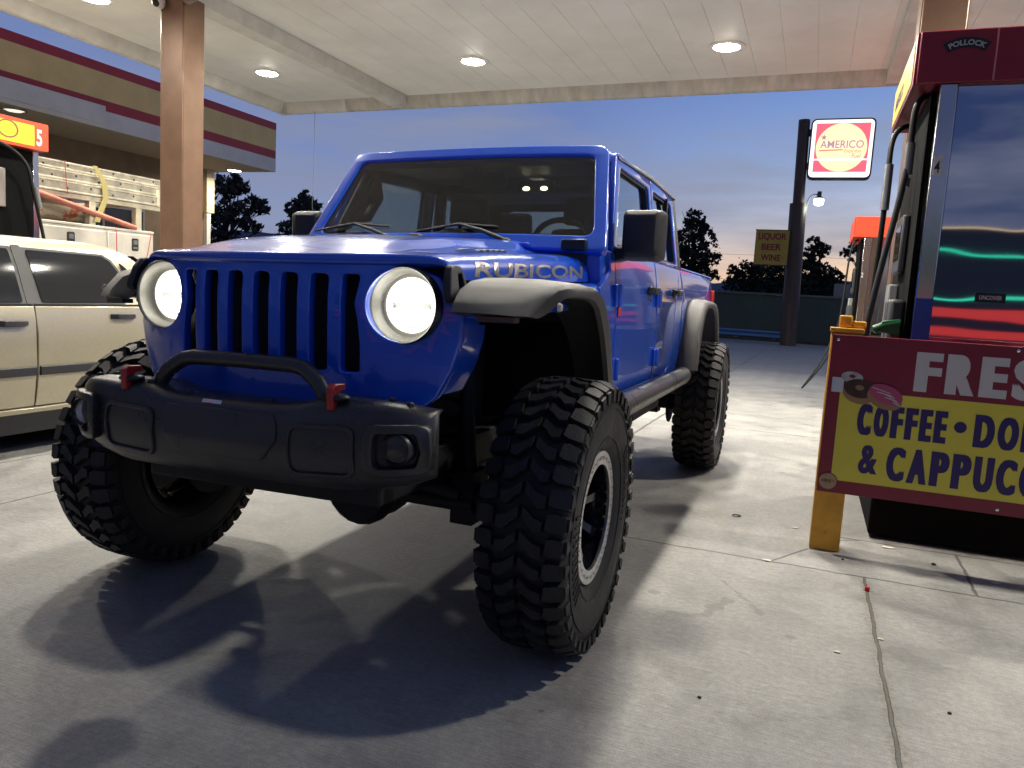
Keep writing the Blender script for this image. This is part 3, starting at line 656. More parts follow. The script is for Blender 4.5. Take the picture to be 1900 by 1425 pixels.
# small white sticker with red figures on the bumper lip
def stick(a, b, c): 
    x = -.075+a; return (x, by(x)+.022-.040*(1-b/.045)*.55-.0+(-c), bz(x)-.006-.036*(1-b/.045)+c*.6)
stk = MB().add([stick(0, 0, .002), stick(.075, 0, .002), stick(.075, .045, .002), stick(0, .045, .002)], [(0, 1, 2, 3)]).build('sticker', WHITE, bumper, flat=True)
text('10', .030, lambda x, y, z: stick(x+.010, y+.012, .0032), .0001, .0010).build('lettering', mat('sticker_red', (.55, .03, .03), .5), stk, flat=True)
text('TH', .020, lambda x, y, z: stick(x+.048, y+.013, .0032), .0001, .0006).build('lettering', mat('sticker_grey', (.12, .08, .08), .5), stk, flat=True)
MB().box(-.40, .40, -.60, -.52, .60, .68).build('skid_plate', DARK, T, bevel=.02)
# interior
seat = MB()
def seat_mb(cx, y):
    a = MB().loft([[(cx-.24, y-.50, 1.10), (cx+.24, y-.50, 1.10), (cx+.24, y-.50, 1.20), (cx-.24, y-.50, 1.20)], [(cx-.25, y, 1.08), (cx+.25, y, 1.08), (cx+.25, y, 1.20), (cx-.25, y, 1.20)]])
    a.loft([[(cx-.25, y-.08, 1.16), (cx+.25, y-.08, 1.16), (cx+.25, y+.06, 1.16), (cx-.25, y+.06, 1.16)], [(cx-.24, y-.02, 1.45), (cx+.24, y-.02, 1.45), (cx+.24, y+.09, 1.45), (cx-.24, y+.09, 1.45)], [(cx-.20, y+.04, 1.66), (cx+.20, y+.04, 1.66), (cx+.20, y+.12, 1.66), (cx-.20, y+.12, 1.66)]])
    h = MB().loft([[(cx-.13, y+.03, 1.68), (cx+.13, y+.03, 1.68), (cx+.13, y+.12, 1.68), (cx-.13, y+.12, 1.68)], [(cx-.12, y+.03, 1.84), (cx+.12, y+.03, 1.84), (cx+.12, y+.12, 1.84), (cx-.12, y+.12, 1.84)]])
    return a, h
for cx, y in ((.37, 1.72), (-.37, 1.72), (.37, 2.50), (-.37, 2.50)):
    a, h = seat_mb(cx, y); s_ = a.build('seat', SEATM, T, bevel=.04, seg=3); h.build('headrest', SEATM, s_, bevel=.03, seg=3)
db = MB().loft([[(x, .86, 1.22), (x, .80, 1.505), (x, .98, 1.525), (x, 1.16, 1.48), (x, 1.20, 1.28)] for x in (-.70, -.2, .2, .70)]).build('dashboard', SEATM, T, bevel=.02)
swr = MB(); swp = []
for k in range(25):
    a = 2*math.pi*k/24; swp.append((.37+.185*math.cos(a), 1.42-.08*math.sin(a)*.9, 1.50+.165*math.sin(a)))
swr.tube(swp, .016, 8).tube([(.37, 1.42, 1.50), (.37, 1.30, 1.44)], .03, 8).obox((.37, 1.415, 1.50), .32, .02, .05).build('steering_wheel', SEATM, T)
rb_ = MB()
for sg in (1, -1):
    rb_.tube([(.635*sg, 1.09, 1.88), (.63*sg, 1.9, 1.915), (.63*sg, 2.65, 1.90)], .035, 10).tube([(.66*sg, 1.92, 1.25), (.63*sg, 1.92, 1.90)], .038, 10).tube([(.66*sg, 2.68, 1.40), (.63*sg, 2.4, 1.90)], .035, 10)
    rb_.tube([(.70*sg, .84, 1.50), (.655*sg, 1.07, 1.87)], .026, 10)
for ol, hl in (([(1.10, 1.86), (1.15, 1.85), (1.185, 1.76), (1.075, 1.632), (.91, 1.59), (.86, 1.56), (.90, 1.62)], [(1.078, 1.755), (1.118, 1.725), (1.057, 1.655), (.985, 1.650)]),):
    for sg in (1, -1): rb_.merge(filled([rpoly(ol, .02, 4), rpoly(hl, .008, 3)], .018, .006).xf(lambda a, b, c: (sg*(.655-(b-1.6)*.06+c), a, b)))
rb_.tube([(-.63, 1.92, 1.915), (.63, 1.92, 1.915)], .035, 10).build('roll_bar', SEATM, T)
MB().box(-.66, .66, 1.10, 2.78, 1.935, 1.945).build('headliner', mat('headliner', (.10, .10, .10), .9), T)
MB().obox((0, 1.16, 1.85), .24, .03, .07).tube([(0, 1.13, 1.855), (0, 1.05, 1.90)], .012, 8).build('interior_mirror', SEATM, T, bevel=.01)
MB().loft([[(.10, 1.55, 1.919), (.18, 1.55, 1.919), (.18, 1.63, 1.919), (.10, 1.63, 1.919)], [(.11, 1.56, 1.912), (.17, 1.56, 1.912), (.17, 1.62, 1.912), (.11, 1.62, 1.912)]]).build('dome_light', WHITE, T)
DX0, DX1, DZ = .07, .178, 1.855
dm_ = MB().box(DX0-.05, DX1+.05, 1.60, 1.66, DZ-.004, DZ+.06).build('light_bar', SEATM, T, bevel=.006)
for x_ in (DX0, DX1): MB().sphere((x_, 1.597, DZ+.012), .022, .008, .012, 12, 8).build('bulb', mat('dome_bulb', (1, 1, 1), .3, emit=(1, .86, .58), estr=7), dm_)
# the body leans a touch on its long springs; axles and wheels stay square to the ground
T.rotation_euler = (0, R(-1.1), 0); T.location.x = .032
for y, dx in ((0, .14), (cy_, .0)):
    ax_ = MB().tube([(-.76, y, .492), (.76, y, .492)], .062, 14)
    ax_.sphere((dx, y+.02, .50), .15, .17, .150, 18, 12).lathe([(.13, -.15), (.155, -.12), (.155, -.09)], (dx, y, .50), 'y', 20, cap=True)
    for sg in (1, -1):
        ax_.lathe([(.165, 0), (.165, .012), (.06, .012), (.06, .05)], (sg*.68-.006, y, .492), 'x', 32, cap=True)
        ax_.box(sg*.42-.05, sg*.42+.05, y-.07, y+.07, .53, .60).box(sg*.55-.045, sg*.55+.045, y-.07, y+.07, .40, .60)
        if y == 0:
            ax_.tube([(sg*.40, 0, .45), (sg*.43, .45, .55), (sg*.42, .95, .60)], .026, 10)
            ax_.tube([(sg*.56, -.02, .58), (sg*.52, .0, .80), (sg*.50, .02, 1.12)], [.03, .03, .022], 12)
    if y == 0: ax_.xf(lambda a, b, c: (a-.04, b, c))
    ax_.build('axle', DARK, T, ang=50)
st_ = MB().tube([(-.60, -.17, .51), (.60, -.17, .51)], .021, 10).tube([(.56, -.20, .55), (-.30, -.22, .66)], .021, 10).tube([(.30, -.12, .58), (-.38, -.14, .70)], .022, 10).tube([(-.50, -.25, .60), (.10, -.25, .58)], .024, 10)
st_.build('steering_linkage', DARK, T)
for y in (0, cy_):
    for sg in (1, -1):
        q = MB().tube([(sg*.40+.062*math.cos(t), y+.062*math.sin(t), .60+t/(2*math.pi)*.075) for t in [i*.35 for i in range(int(2*math.pi*6.2/.35))]], .0095, 6)
        q.build('coil_spring', DARK, T)
# wheels ------------------------------------------------------------
def tyre_mb():
    mb = MB()
    half = [(.232, .118), (.246, .132), (.262, .148), (.285, .160), (.315, .168), (.35, .1715), (.385, .1705), (.41, .167), (.432, .162), (.448, .152), (.458, .135), (.463, .09), (.465, .0)]
    prof = half+[(r, -t) for r, t in half[-2::-1]]
    mb.lathe(prof, (0, 0, 0), 'x', 72)
    for r_, t_ in ((.292, .163), (.398, .170)):   # raised sidewall ribs
        for sg in (1, -1): mb.lathe([(r_-.004, sg*(t_-.004)), (r_-.003, sg*(t_+.003)), (r_+.003, sg*(t_+.003)), (r_+.004, sg*(t_-.004))], (0, 0, 0), 'x', 72)
    NP = 20; rnd = random.Random(3)
    def rbase(wv): return interp([(0, .463), (.09, .462), (.135, .456), (.152, .446), (.172, .425)], abs(wv))
    def rtop(wv): return interp([(0, .492), (.10, .490), (.14, .486), (.160, .478), (.176, .462)], abs(wv))
    def lug(poly, sgn=1):
        cu = sum(p[0] for p in poly)/len(poly); cw = sum(p[1] for p in poly)/len(poly); n = len(poly); bot = []; top = []
        for u, wv in poly:
            a = u*2*math.pi/NP; r_ = rbase(wv)-.004; bot.append((wv*sgn, r_*math.cos(a), r_*math.sin(a)))
            u2_, w2_ = cu+(u-cu)*.88, cw+(wv-cw)*.92; a = u2_*2*math.pi/NP; r_ = rtop(w2_); top.append((w2_*sgn, r_*math.cos(a), r_*math.sin(a)))
        mb.add(bot+top, [tuple(range(n, 2*n))]+[(i, (i+1) % n, n+(i+1) % n, n+i) for i in range(n)])
    for i in range(NP):
        for sg, sh in ((1, 0), (-1, .5)):
            u = i+sh
            # shoulder lugs, long and short alternating
            if i % 2 == 0: lug([(u+.06, .102), (u+.40, .096), (u+.46, .120), (u+.47, .174), (u+.05, .176), (u+.02, .13)], sg)
            else: lug([(u+.06, .106), (u+.38, .100), (u+.45, .122), (u+.44, .166), (u+.07, .168), (u+.03, .13)], sg)
            lug([(u+.56, .100), (u+.88, .094), (u+.96, .118), (u+.95, .172), (u+.57, .170), (u+.53, .125)], sg)
            # interlocking centre lugs
            lug([(u-.06, .004), (u+.22, .004), (u+.34, .030), (u+.52, .060), (u+.50, .090), (u+.24, .094), (u+.16, .050)], sg)
            lug([(u+.46, .006), (u+.70, .004), (u+.80, .026), (u+1.00, .056), (u+.96, .086), (u+.74, .090), (u+.68, .052)], sg)
            # sidewall biters
            for uu, ln_ in ((.10, .30), (.62, .28)):
                a0, a1 = (u+uu)*2*math.pi/NP, (u+uu+ln_)*2*math.pi/NP
                vs = []
                for t_ in (.168, .1785):
                    for a, r_ in ((a0, .462), (a1, .462), (a1-.015, .424), (lerp(a0, a1, .55), .416), (a0+.01, .430)):
                        tt = t_ if r_ > .44 else t_-.001; vs.append((tt*sg, r_*math.cos(a), r_*math.sin(a)))
                mb.add(vs, [(5, 6, 7, 8, 9)]+[(i_, (i_+1) % 5, 5+(i_+1) % 5, 5+i_) for i_ in range(5)])
    return mb
TY = tyre_mb()
wh = MB().lathe([(.236, -.13), (.232, -.12), (.222, -.10), (.205, -.04), (.200, .05), (.205, .10), (.222, .110), (.236, .112)], (0, 0, 0), 'x', 64)
wh.lathe([(.200, -.012), (.10, -.030), (.072, -.02), (.072, .030), (.050, .038), (.0001, .038)], (0, 0, 0), 'x', 48)
for k in range(8):
    a = 2*math.pi*k/8; ca, sa = math.cos(a), math.sin(a)
    def P(t, r_, wd): return (t, r_*ca-wd*sa, r_*sa+wd*ca)
    wh.loft([[P(.028, .07, -.022), P(.028, .07, .022), P(-.02, .07, .026), P(-.02, .07, -.026)], [P(.055, .13, -.014), P(.055, .13, .014), P(-.01, .13, .02), P(-.01, .13, -.02)], [P(.085, .202, -.018), P(.085, .202, .018), P(.0, .202, .026), P(.0, .202, -.026)]])
    a2 = a+math.pi/8; wh.lathe([(.009, 0), (.009, .012), (.0001, .014)], (.036, .056*math.cos(a2), .056*math.sin(a2)), 'x', 6)
slots = []
for k in range(28):
    a = 2*math.pi*k/28; c, s_ = math.cos(a), math.sin(a)
    slots.append([(r_*c-t*s_, r_*s_+t*c) for r_, t in ((.206, -.0042), (.206, .0042), (.222, .0046), (.222, -.0046))])
rg = filled([circ(0, 0, .238, 72), circ(0, 0, .192, 72)]+slots, .005, .0015).xf(lambda a, b, c: (.116+c, a, b))
blt = MB()
for k in range(28):
    a = 2*math.pi*(k+.5)/28; blt.lathe([(.0052, 0), (.0052, .006), (.0001, .0075)], (.121, .215*math.cos(a), .215*math.sin(a)), 'x', 6)
slw = MB(); 
def sidewall_text(s, r0, size, a0):
    q = text(s, size, lambda *p: p, .0035, .0015, spacing=1.05); wid = max(v[0] for v in q.v)
    return q.xf(lambda x, y, z: ((.1715+z), (r0+y)*math.cos(a0-x/r0), (r0+y)*math.sin(a0-x/r0)))
# the sidewall lettering is worn and unreadable, so only rows of raised bars mark it
for a0 in (0.0, math.pi):
    for k in range(12):
        a = a0-.45+k*.078; 
        for tq in ((-.012, .012) if k % 3 else (-.016, .016),):
            r0, r1 = .315, .372
            slw.add([(.1705, r*math.cos(a+o_), r*math.sin(a+o_)) for r, o_ in ((r0, tq[0]), (r1, tq[0]+.02), (r1, tq[1]+.012), (r0, tq[1]-.01))]+[(.1760, r*math.cos(a+o_), r*math.sin(a+o_)) for r, o_ in ((r0, tq[0]), (r1, tq[0]+.02), (r1, tq[1]+.012), (r0, tq[1]-.01))],
                    [(4, 5, 6, 7), (0, 1, 5, 4), (1, 2, 6, 5), (2, 3, 7, 6), (3, 0, 4, 7)])
TYS = MB().merge(TY).merge(slw).xf(lambda x, y, z: (x*.86, y, z))
first = None
for sg, yc in ((1, 0), (-1, 0), (1, cy_), (-1, cy_)):
    xo_ = -.040 if yc == 0 else 0.0
    if first is None:
        q = wh.build('wheel', WHEELB, T, ang=40); first = q
        t_ = TYS.build('tyre', RUB, q, ang=30); rr_ = rg.build('beadlock_ring', RING, q, flat=True); b_ = blt.build('ring_bolts', CHROME, q, flat=True)
        P0 = T.matrix_basis.inverted()
        q.matrix_parent_inverse = PINV(T); q.location = (.928*sg+xo_, yc, .4905)
        for c in (t_, rr_, b_): c.matrix_parent_inverse = Matrix.Identity(4)
        q.rotation_euler = (R(11), 0, 0)
    else:
        c = copy_tree(first, T); c.matrix_parent_inverse = PINV(T); c.location = (.928*sg+xo_, yc, .4905); c.rotation_euler = (R(11+37*yc), 0, 0 if sg > 0 else math.pi)
# ------------------------------------------------------------------ CANOPY
SOF = mat('soffit_panel', (.69, .69, .66), .55, nscale=1.2, namt=.08)
TRIM = mat('canopy_trim', (.56, .545, .51), .5, nscale=3, namt=.15)
STAIN = mat('stained_trim', (.44, .42, .38), .65, nscale=2.5, namt=.22, stretch=(3, 1, 1))
BROWN = mat('brown_column', (.17, .098, .060), .38, .25, nscale=4, namt=.15)
YEL = mat('yellow_paint', (.62, .30, .02), .42, nscale=8, namt=.2)
STEEL = mat('stainless', (.62, .62, .62), .16, 1, nscale=2, namt=.08)
can = root('station_canopy', (-1.5, 4.7, 0), 'large flat white canopy on brown square columns over the pumps', 'canopy')
X0, X1, YF, YB = -8.02, 5.1, -.4, 9.75
def yb(x): return 9.62-.045*(x+3)      # back edge runs very slightly askew
# soffit planks run away from the camera
pw = .41; px_ = X0; sf = MB()
while px_ < X1-.05:
    a, b = px_+.0035, min(px_+pw, X1)-.0035
    sf.add([(a, YF, 4.600), (b, YF, 4.600), (b, yb(b), 4.600), (a, yb(a), 4.600), (a-.006, YF, 4.612), (b+.006, YF, 4.612), (b+.006, yb(b), 4.612), (a-.006, yb(a), 4.612)], [(0, 1, 2, 3), (4, 0, 3, 7), (1, 5, 6, 2)])
    px_ += pw
sf.build('soffit', SOF, can, flat=True)
MB().loft([[(X0-.1, YF-.1, 4.62), (X1+.1, YF-.1, 4.62), (X1+.1, yb(X1)+.1, 4.62), (X0-.1, yb(X0)+.1, 4.62)], [(X0-.1, YF-.1, 5.45), (X1+.1, YF-.1, 5.45), (X1+.1, yb(X1)+.1, 5.45), (X0-.1, yb(X0)+.1, 5.45)]]).build('roof_deck', TRIM, can, flat=True)
def rail(p, q, nx, ny, name, mt=TRIM, hgt=.20):
    # gutter-like edge: sloping inner face down to a lip, then the outer fascia
    r = []
    for x, y in (p, q): r.append([(x, y, 4.605), (x+nx*.06, y+ny*.06, 4.605-hgt*.85), (x+nx*.10, y+ny*.10, 4.605-hgt), (x+nx*.17, y+ny*.17, 4.605-hgt), (x+nx*.17, y+ny*.17, 5.45), (x+nx*.10, y+ny*.10, 5.45)])
    return MB().loft(r).build(name, mt, can, bevel=.01)
rail((X0, YF), (X0, yb(X0)), -1, 0, 'edge_trim'); rail((X1, YF), (X1, yb(X1)), 1, 0, 'edge_trim')
rail((X0, yb(X0)), (-6.66, yb(-6.66)), 0, 1, 'edge_trim', TRIM); rail((-6.65, yb(-6.65)), (X1, yb(X1)), 0, 1, 'edge_trim', STAIN)
rail((X0, YF), (X1, YF), 0, -1, 'edge_trim', TRIM)
yc_ = yb(X0)
MB().loft([[(X0, yc_, 4.605), (X0, yc_, 4.606), (X0, yc_, 4.607), (X0, yc_, 4.608)], [(X0-.06, yc_, 4.435), (X0-.06, yc_+.06, 4.435), (X0, yc_+.06, 4.435), (X0, yc_, 4.435)], [(X0-.10, yc_, 4.405), (X0-.10, yc_+.10, 4.405), (X0, yc_+.10, 4.405), (X0, yc_, 4.405)]], cap=True).box(X0-.17, X0-.10, yc_, yc_+.17, 4.405, 5.45).box(X0-.10, X0, yc_+.10, yc_+.17, 4.405, 5.45).build('edge_trim', TRIM, can)
for x0, x1 in ((-5.60, -5.34), (2.30, 2.56)):
    MB().box(x0, x1, YF, yb(x0)-.004, 4.40, 4.598).build('beam', TRIM, can, bevel=.006)
for cx, cy in ((-5.42, 4.62), (2.42, 4.78)):
    cb = MB().box(cx-.165, cx+.165, cy-.165, cy+.165, 0, 4.398).build('column', BROWN, can, bevel=.008)
    MB().box(cx-.20, cx+.20, cy-.20, cy+.20, 0, .02).build('base_plate', BLK, cb)
    MB().box(cx-.172, cx-.163, cy-.155, cy+.155, .02, 4.39).box(cx+.163, cx+.172, cy-.155, cy+.155, .02, 4.39).build('cladding_seam', BROWN, cb)
# dangling wire from the back corner
LAMPW = mat('lamp_lens', (1, 1, 1), .3, emit=(1, .95, .82), estr=70)
def lamp_data(p, col=(1, .94, .815), size=.30):
    ld = bpy.data.lights.new('lamp_light', 'AREA'); ld.shape = 'DISK'; ld.size = size; ld.energy = p; ld.color = col; ld.spread = R(165); return ld
LD = lamp_data(128); LD_B = lamp_data(105); LD_C = lamp_data(105); LD_D = lamp_data(130)
n_ = 0
for ry, yy in enumerate((8.03, 4.78, 2.15)):
    for cxi, xx in enumerate((-6.98, -3.30, .30, 3.85)):
        wh_ = (('nearest the store', 'second from the store', 'third from the store', 'farthest from the store')[cxi], ('back row', 'middle row', 'front row')[ry])
        t = root('ceiling_light', (xx, yy, 4.6), 'round canopy lamp %s in the %s' % wh_, 'ceiling light', 'recessed canopy ceiling lights')
        MB().lathe([(.235, -.003), (.235, -.012), (.17, -.022), (.165, -.003)], (xx, yy, 4.6), 'z', 32).build('trim_ring', WHITE, t)
        MB().lathe([(.166, -.010), (.13, -.032), (.07, -.045), (.0001, -.048)], (xx, yy, 4.6), 'z', 28).build('lamp_lens', LAMPW, t)
        lo = bpy.data.objects.new('lamp_light', LD if ry < 2 else LD_B if cxi == 2 else LD_D if cxi == 0 else LD_C); C.objects.link(lo); lo.parent = t; lo.location = (0, 0, -.055)
# security camera on the left column
sc_ = root('security_camera', (-5.62, 4.42, 4.2), 'small white dome camera at the top of the left brown column', 'security camera')
MB().sphere((-5.56, 4.40, 4.30), .075, n=16).build('dome', WHITE, sc_); MB().sphere((-5.55, 4.36, 4.28), .045, n=14).build('lens', BLK, sc_)
MB().box(-5.60, -5.52, 4.42, 4.46, 4.28, 4.39).build('mount', WHITE, sc_)
cb_ = root('junction_box', (-5.2, 4.55, 4.3), 'grey round junction box beside the top of the left column', 'junction box')
MB().tube([(-5.245, 4.50, 4.34), (-5.06, 4.42, 4.34)], .055, 14).build('housing', mat('jbox_grey', (.22, .20, .18), .5), cb_)
tag(MB().tube([(-7.35, 9.86, 4.42), (-7.35, 9.86, 3.4), (-7.36, 9.87, 2.2), (-7.40, 9.9, 1.3)], .004, 6).build('hanging_wire', mat('wire_grey', (.10, .10, .11), .5)), 'thin wire dangling from the back left canopy corner', 'wire')

# ------------------------------------------------------------------ STORE
TANW = mat('stucco_brown', (.235, .165, .105), .85, nscale=2, namt=.18, bscale=120, bstr=.4)
CREAM = mat('cream_stucco', (.50, .43, .33), .8, nscale=3, namt=.12, bscale=120, bstr=.3)
FRED = mat('fascia_red', (.34, .024, .035), .5, nscale=2, namt=.12)
FYEL = mat('fascia_tan', (.66, .48, .19), .5, nscale=2, namt=.08)
FWH = mat('fascia_white', (.62, .60, .56), .5, nscale=2, namt=.08)
S = root('store_building', (-16, 4, 0), 'tan store with a wide red and yellow striped fascia along its eave', 'store')
YE, YN, XW = 14.62, -8.0, -14.05
MB().box(-26, XW, YN, YE-.15, 0, 4.10).build('wall', TANW, S)
MB().box(-26, -12.02, YN, YE, 4.12, 5.34).build('roof', TANW, S)
MB().box(-12.02, -12.0, YN, YE, 5.165, 5.35).build('fascia_stripe', FRED, S); MB().box(-12.02, -11.999, YN, YE, 4.635, 5.165).build('fascia_band', FYEL, S)
MB().box(-12.02, -12.0, YN, YE, 4.43, 4.635).build('fascia_stripe', FRED, S); MB().box(-12.04, -11.996, YN, YE+.02, 4.09, 4.43).build('fascia_edge', FWH, S)
MB().box(-26, -12.0, YE, YE+.02, 5.165, 5.35).build('fascia_stripe', FRED, S); MB().box(-26, -12.0, YE, YE+.018, 4.635, 5.165).build('fascia_band', FYEL, S); MB().box(-26, -12.0, YE, YE+.02, 4.43, 4.635).build('fascia_stripe', FRED, S); MB().box(-26, -12.04, YE, YE+.022, 4.09, 4.43).build('fascia_edge', FWH, S)
MB().box(-11.995, -11.965, YN, 9.3, 4.17, 4.52).build('cover_panel', FWH, S)
MB().box(XW, -12.04, YN, YE, 4.100, 4.118).build('soffit', mat('store_soffit', (.40, .33, .23), .7), S)
MB().box(XW-.02, XW+.16, YE-.42, YE-.13, 2.95, 4.098).build('corner_block', CREAM, S, bevel=.01)
MB().box(XW+.0, XW+.14, YE-.38, YE-.24, 0, 2.95).build('downspout', mat('white_downspout', (.72, .70, .66), .4), S, bevel=.01)
sw = MB().box(XW, XW+.03, 5.0, 12.2, .7, 2.75).build('window', DGLASS, S)
fr = MB()
for y in (5.0, 6.2, 7.4, 8.6, 9.8, 11.0, 12.17): fr.box(XW+.028, XW+.07, y-.03, y+.03, .7, 2.75)
fr.box(XW+.028, XW+.068, 5.0, 12.2, 2.72, 2.80).box(XW+.028, XW+.068, 5.0, 12.2, .64, .72).build('frame', mat('alu_frame', (.35, .34, .32), .4, .6), sw)
SL_ = mat('store_lamp', (1, 1, 1), .3, emit=(1, .93, .72), estr=22); SLD = mat('store_lamp_dim', (.5, .5, .48), .3, .5, emit=(1, .93, .75), estr=.8)
LS = lamp_data(70, (1, .90, .66), .25)
for i, (x, y, on, lb) in enumerate(((-13.02, 14.25, 1, 'glowing round soffit lamp at the far corner of the store eave'), (-12.35, 7.66, 0, 'dim flush lamp in the store eave above pump five'))):
    t = root('soffit_lamp', (x, y, 4.1), lb, 'soffit lamp', 'lamps under the store eave')
    MB().lathe([(.21, .0), (.21, -.03), (.18, -.04), (.17, -.0)], (x, y, 4.098), 'z', 28).build('trim_ring', CHROME if not on else WHITE, t)
    MB().lathe([(.175, -.02), (.12, -.05), (.0001, -.06)], (x, y, 4.098), 'z', 24).build('lamp_lens', SL_ if on else SLD, t)
    if on:
        lo = bpy.data.objects.new('lamp_light', LS); C.objects.link(lo); lo.parent = t; lo.location = (0, 0, -.075)

# ------------------------------------------------------------------ PUMPS
PRED = mat('pump_red', (.22, .009, .026), .38, nscale=3, namt=.1); PORANGE = mat('pump_orange', (.75, .075, .025), .4); PYEL = mat('pump_yellow', (.80, .58, .03), .4, nscale=3, namt=.15)
HOSE = mat('hose_rubber', (.010, .010, .010), .5, 0, .3); PBLK = mat('pump_black', (.005, .005, .005), .9, 0, .08); GREEN = mat('nozzle_green', (.01, .11, .035), .4); GREYB = mat('pump_grey', (.05, .05, .052), .5)
BLUEP = mat('pump_blue', (.03, .07, .35), .4)
def wavy_steel():
    M = bpy.data.materials.new('polished_steel_panel'); M.use_nodes = True; t = M.node_tree; b = t.nodes['Principled BSDF']
    b.inputs['Base Color'].default_value = (.60, .62, .65, 1); b.inputs['Metallic'].default_value = 1; b.inputs['Roughness'].default_value = .025
    g_ = N(t, 'ShaderNodeNewGeometry'); mm = N(t, 'ShaderNodeMapping'); mm.inputs['Scale'].default_value = (1.1, 1, 2.6); L(t, g_.outputs['Position'], mm.inputs[0])
    n = N(t, 'ShaderNodeTexNoise', i_Scale=1.6, i_Detail=1.0, i_Roughness=.4); L(t, mm.outputs[0], n.inputs[0])
    bu = N(t, 'ShaderNodeBump', i_Strength=.05, i_Distance=.02); L(t, n.outputs[0], bu.inputs['Height']); L(t, bu.outputs[0], b.inputs['Normal']); return M
WAVY = wavy_steel()
def hose(path, r=.016): return MB().tube(path, r, 10)
def bez(p0, p1, p2, p3, n=16):
    p0, p1, p2, p3 = map(Vector, (p0, p1, p2, p3)); return [p0*(1-t)**3+p1*3*t*(1-t)**2+p2*3*t*t*(1-t)+p3*t**3 for t in [i/n for i in range(n+1)]]
def pump(name, x0, x1, y0, y1, ztop, zb, label, side, top_col, num, extra=None):
    """dispenser with ends facing +-y; hoses on its side (side=-1 faces -x)"""
    P = root(name, ((x0+x1)/2, (y0+y1)/2, 0), label, 'fuel pump', 'fuel pumps on the islands')
    xa, xb = x0+.11, x1-.11
    MB().box(x0+.02 if side < 0 else x0, x1, y0+.03, y1-.03, .02, .92).build('cabinet', PBLK, P, bevel=.015)
    MB().box(xa+.03, xb-.03, y0+.05, y1-.05, .92, zb+.03).build('core', GREYB, P)
    MB().box(xa+.10, xb-.085, y0+.028, y0+.052, 1.0, zb).build('end_panel', WAVY, P)
    MB().box(xa+.10, xb-.085, y1-.052, y1-.028, 1.0, zb).build('end_panel', STEEL, P)
    for xx in (xa+.01, xb-.085):
        MB().box(xx, xx+.085, y0, y0+.06, .92, zb).build('corner_post', STEEL, P, bevel=.006); MB().box(xx, xx+.085, y1-.06, y1, .92, zb).build('corner_post', STEEL, P, bevel=.006)
    s = -1 if side < 0 else 1; xs = xa if side < 0 else xb
    # working side: recessed black face, screen, card reader, nozzle boots
    MB().box(min(xs, xs+s*.02), max(xs, xs+s*.02), y0+.08, y1-.08, 1.0, zb-.02).build('side_face', PBLK, P)
    ym = (y0+y1)/2
    MB().box(min(xs+s*.02, xs+s*.06), max(xs+s*.02, xs+s*.06), ym-.20, ym+.18, 1.52, 1.86).build('display_housing', GREYB, P, bevel=.012)
    MB().box(min(xs+s*.06, xs+s*.064), max(xs+s*.06, xs+s*.064), ym-.16, ym+.12, 1.60, 1.80).build('display', DGLASS, P)
    MB().box(min(xs+s*.02, xs+s*.075), max(xs+s*.02, xs+s*.075), ym+.05, ym+.24, 1.18, 1.46).build('card_reader', mat('reader_grey', (.30, .30, .30), .4), P, bevel=.01)
    for yy in (y0+.20, y0+.42):
        MB().box(min(xs+s*.02, xs+s*.10), max(xs+s*.02, xs+s*.10), yy-.07, yy+.07, 1.02, 1.36).build('nozzle_boot', GREYB, P, bevel=.02)
    # topper with coloured ends and yellow long sides
    zt = ztop
    tp = MB().box(x0+.004, x1-.004, y0+.004, y1-.004, zb, zt).build('topper', top_col, P)
    MB().box(x0, x1, y0-.02, y0, zb, zt).build('topper_end', top_col, P, bevel=.006); MB().box(x0, x1, y1, y1+.02, zb, zt).build('topper_end', top_col, P, bevel=.006)
    xx = x0 if side < 0 else x1
    MB().box(min(xx, xx+s*.012), max(xx, xx+s*.012), y0+.005, y1-.005, zb, zt).build('topper_sign', top_col, P)
    return P, xs, s, ym
P4, xs, s, ym = pump('fuel_pump', 2.055, 2.98, 2.08, 3.28, 2.755, 2.49, 'near fuel pump with polished steel end, maroon topper and number 4 tag', -1, PRED, '4')
xx = 2.055
MB().box(xx-.016, xx-.012, 2.16, 3.24, 2.515, 2.735).build('sign_face', PYEL, P4)
text('AMERICO', .11, lambda x, y, z: (xx-.017-z*.5, 3.10-x, 2.575+y), .001, .002).build('lettering', mat('sign_purple', (.10, .03, .10), .5), P4, flat=True)
MB().box(2.405, 2.412, 2.056, 2.060, 2.495, 2.75).build('topper_seam', mat('seam_pink', (.5, .2, .22), .4), P4)
# arched club sticker and small black sticker plate
def arch(x, y, z):
    a = (x-.0)/.17; r_ = .17+y; return (2.272+r_*math.sin(a), 2.0585-z, 2.505+r_*math.cos(a))
aw = text('POLLOCK', .036, lambda *p: p, .0006, .0012, align='CENTER')
pl = MB()
n = 14
ring = [[(arch(-.095+.19*i/n, -.014, .0008)) for i in range(n+1)], [(arch(-.095+.19*i/n, .040, .0008)) for i in range(n+1)]]
pl.loft(ring, closed=False).build('sticker', BLK, P4, flat=True)
aw.xf(lambda x, y, z: arch(x, y, .0016+z)).build('sticker_lettering', mat('sticker_silver', (.45, .45, .43), .4), P4, flat=True)
MB().box(2.46, 2.60, 2.100, 2.107, 1.365, 1.415).build('sticker_plate', BLK, P4)
text('UNCOVER', .031, lambda x, y, z: (2.477+x*.72, 2.0993-z*.3, 1.380+y), .0006, .0004).build('sticker_lettering', WHITE, P4, flat=True)
tg = MB().box(2.186, 2.226, 2.077, 2.0795, 2.02, 2.12).build('number_tag', mat('tag_cream', (.6, .58, .5), .5), P4)
text('4', .088, lambda x, y, z: (2.190+x*.62, 2.0765-z*.3, 2.033+y), .0005, .0012).build('number', BLK, tg, flat=True)
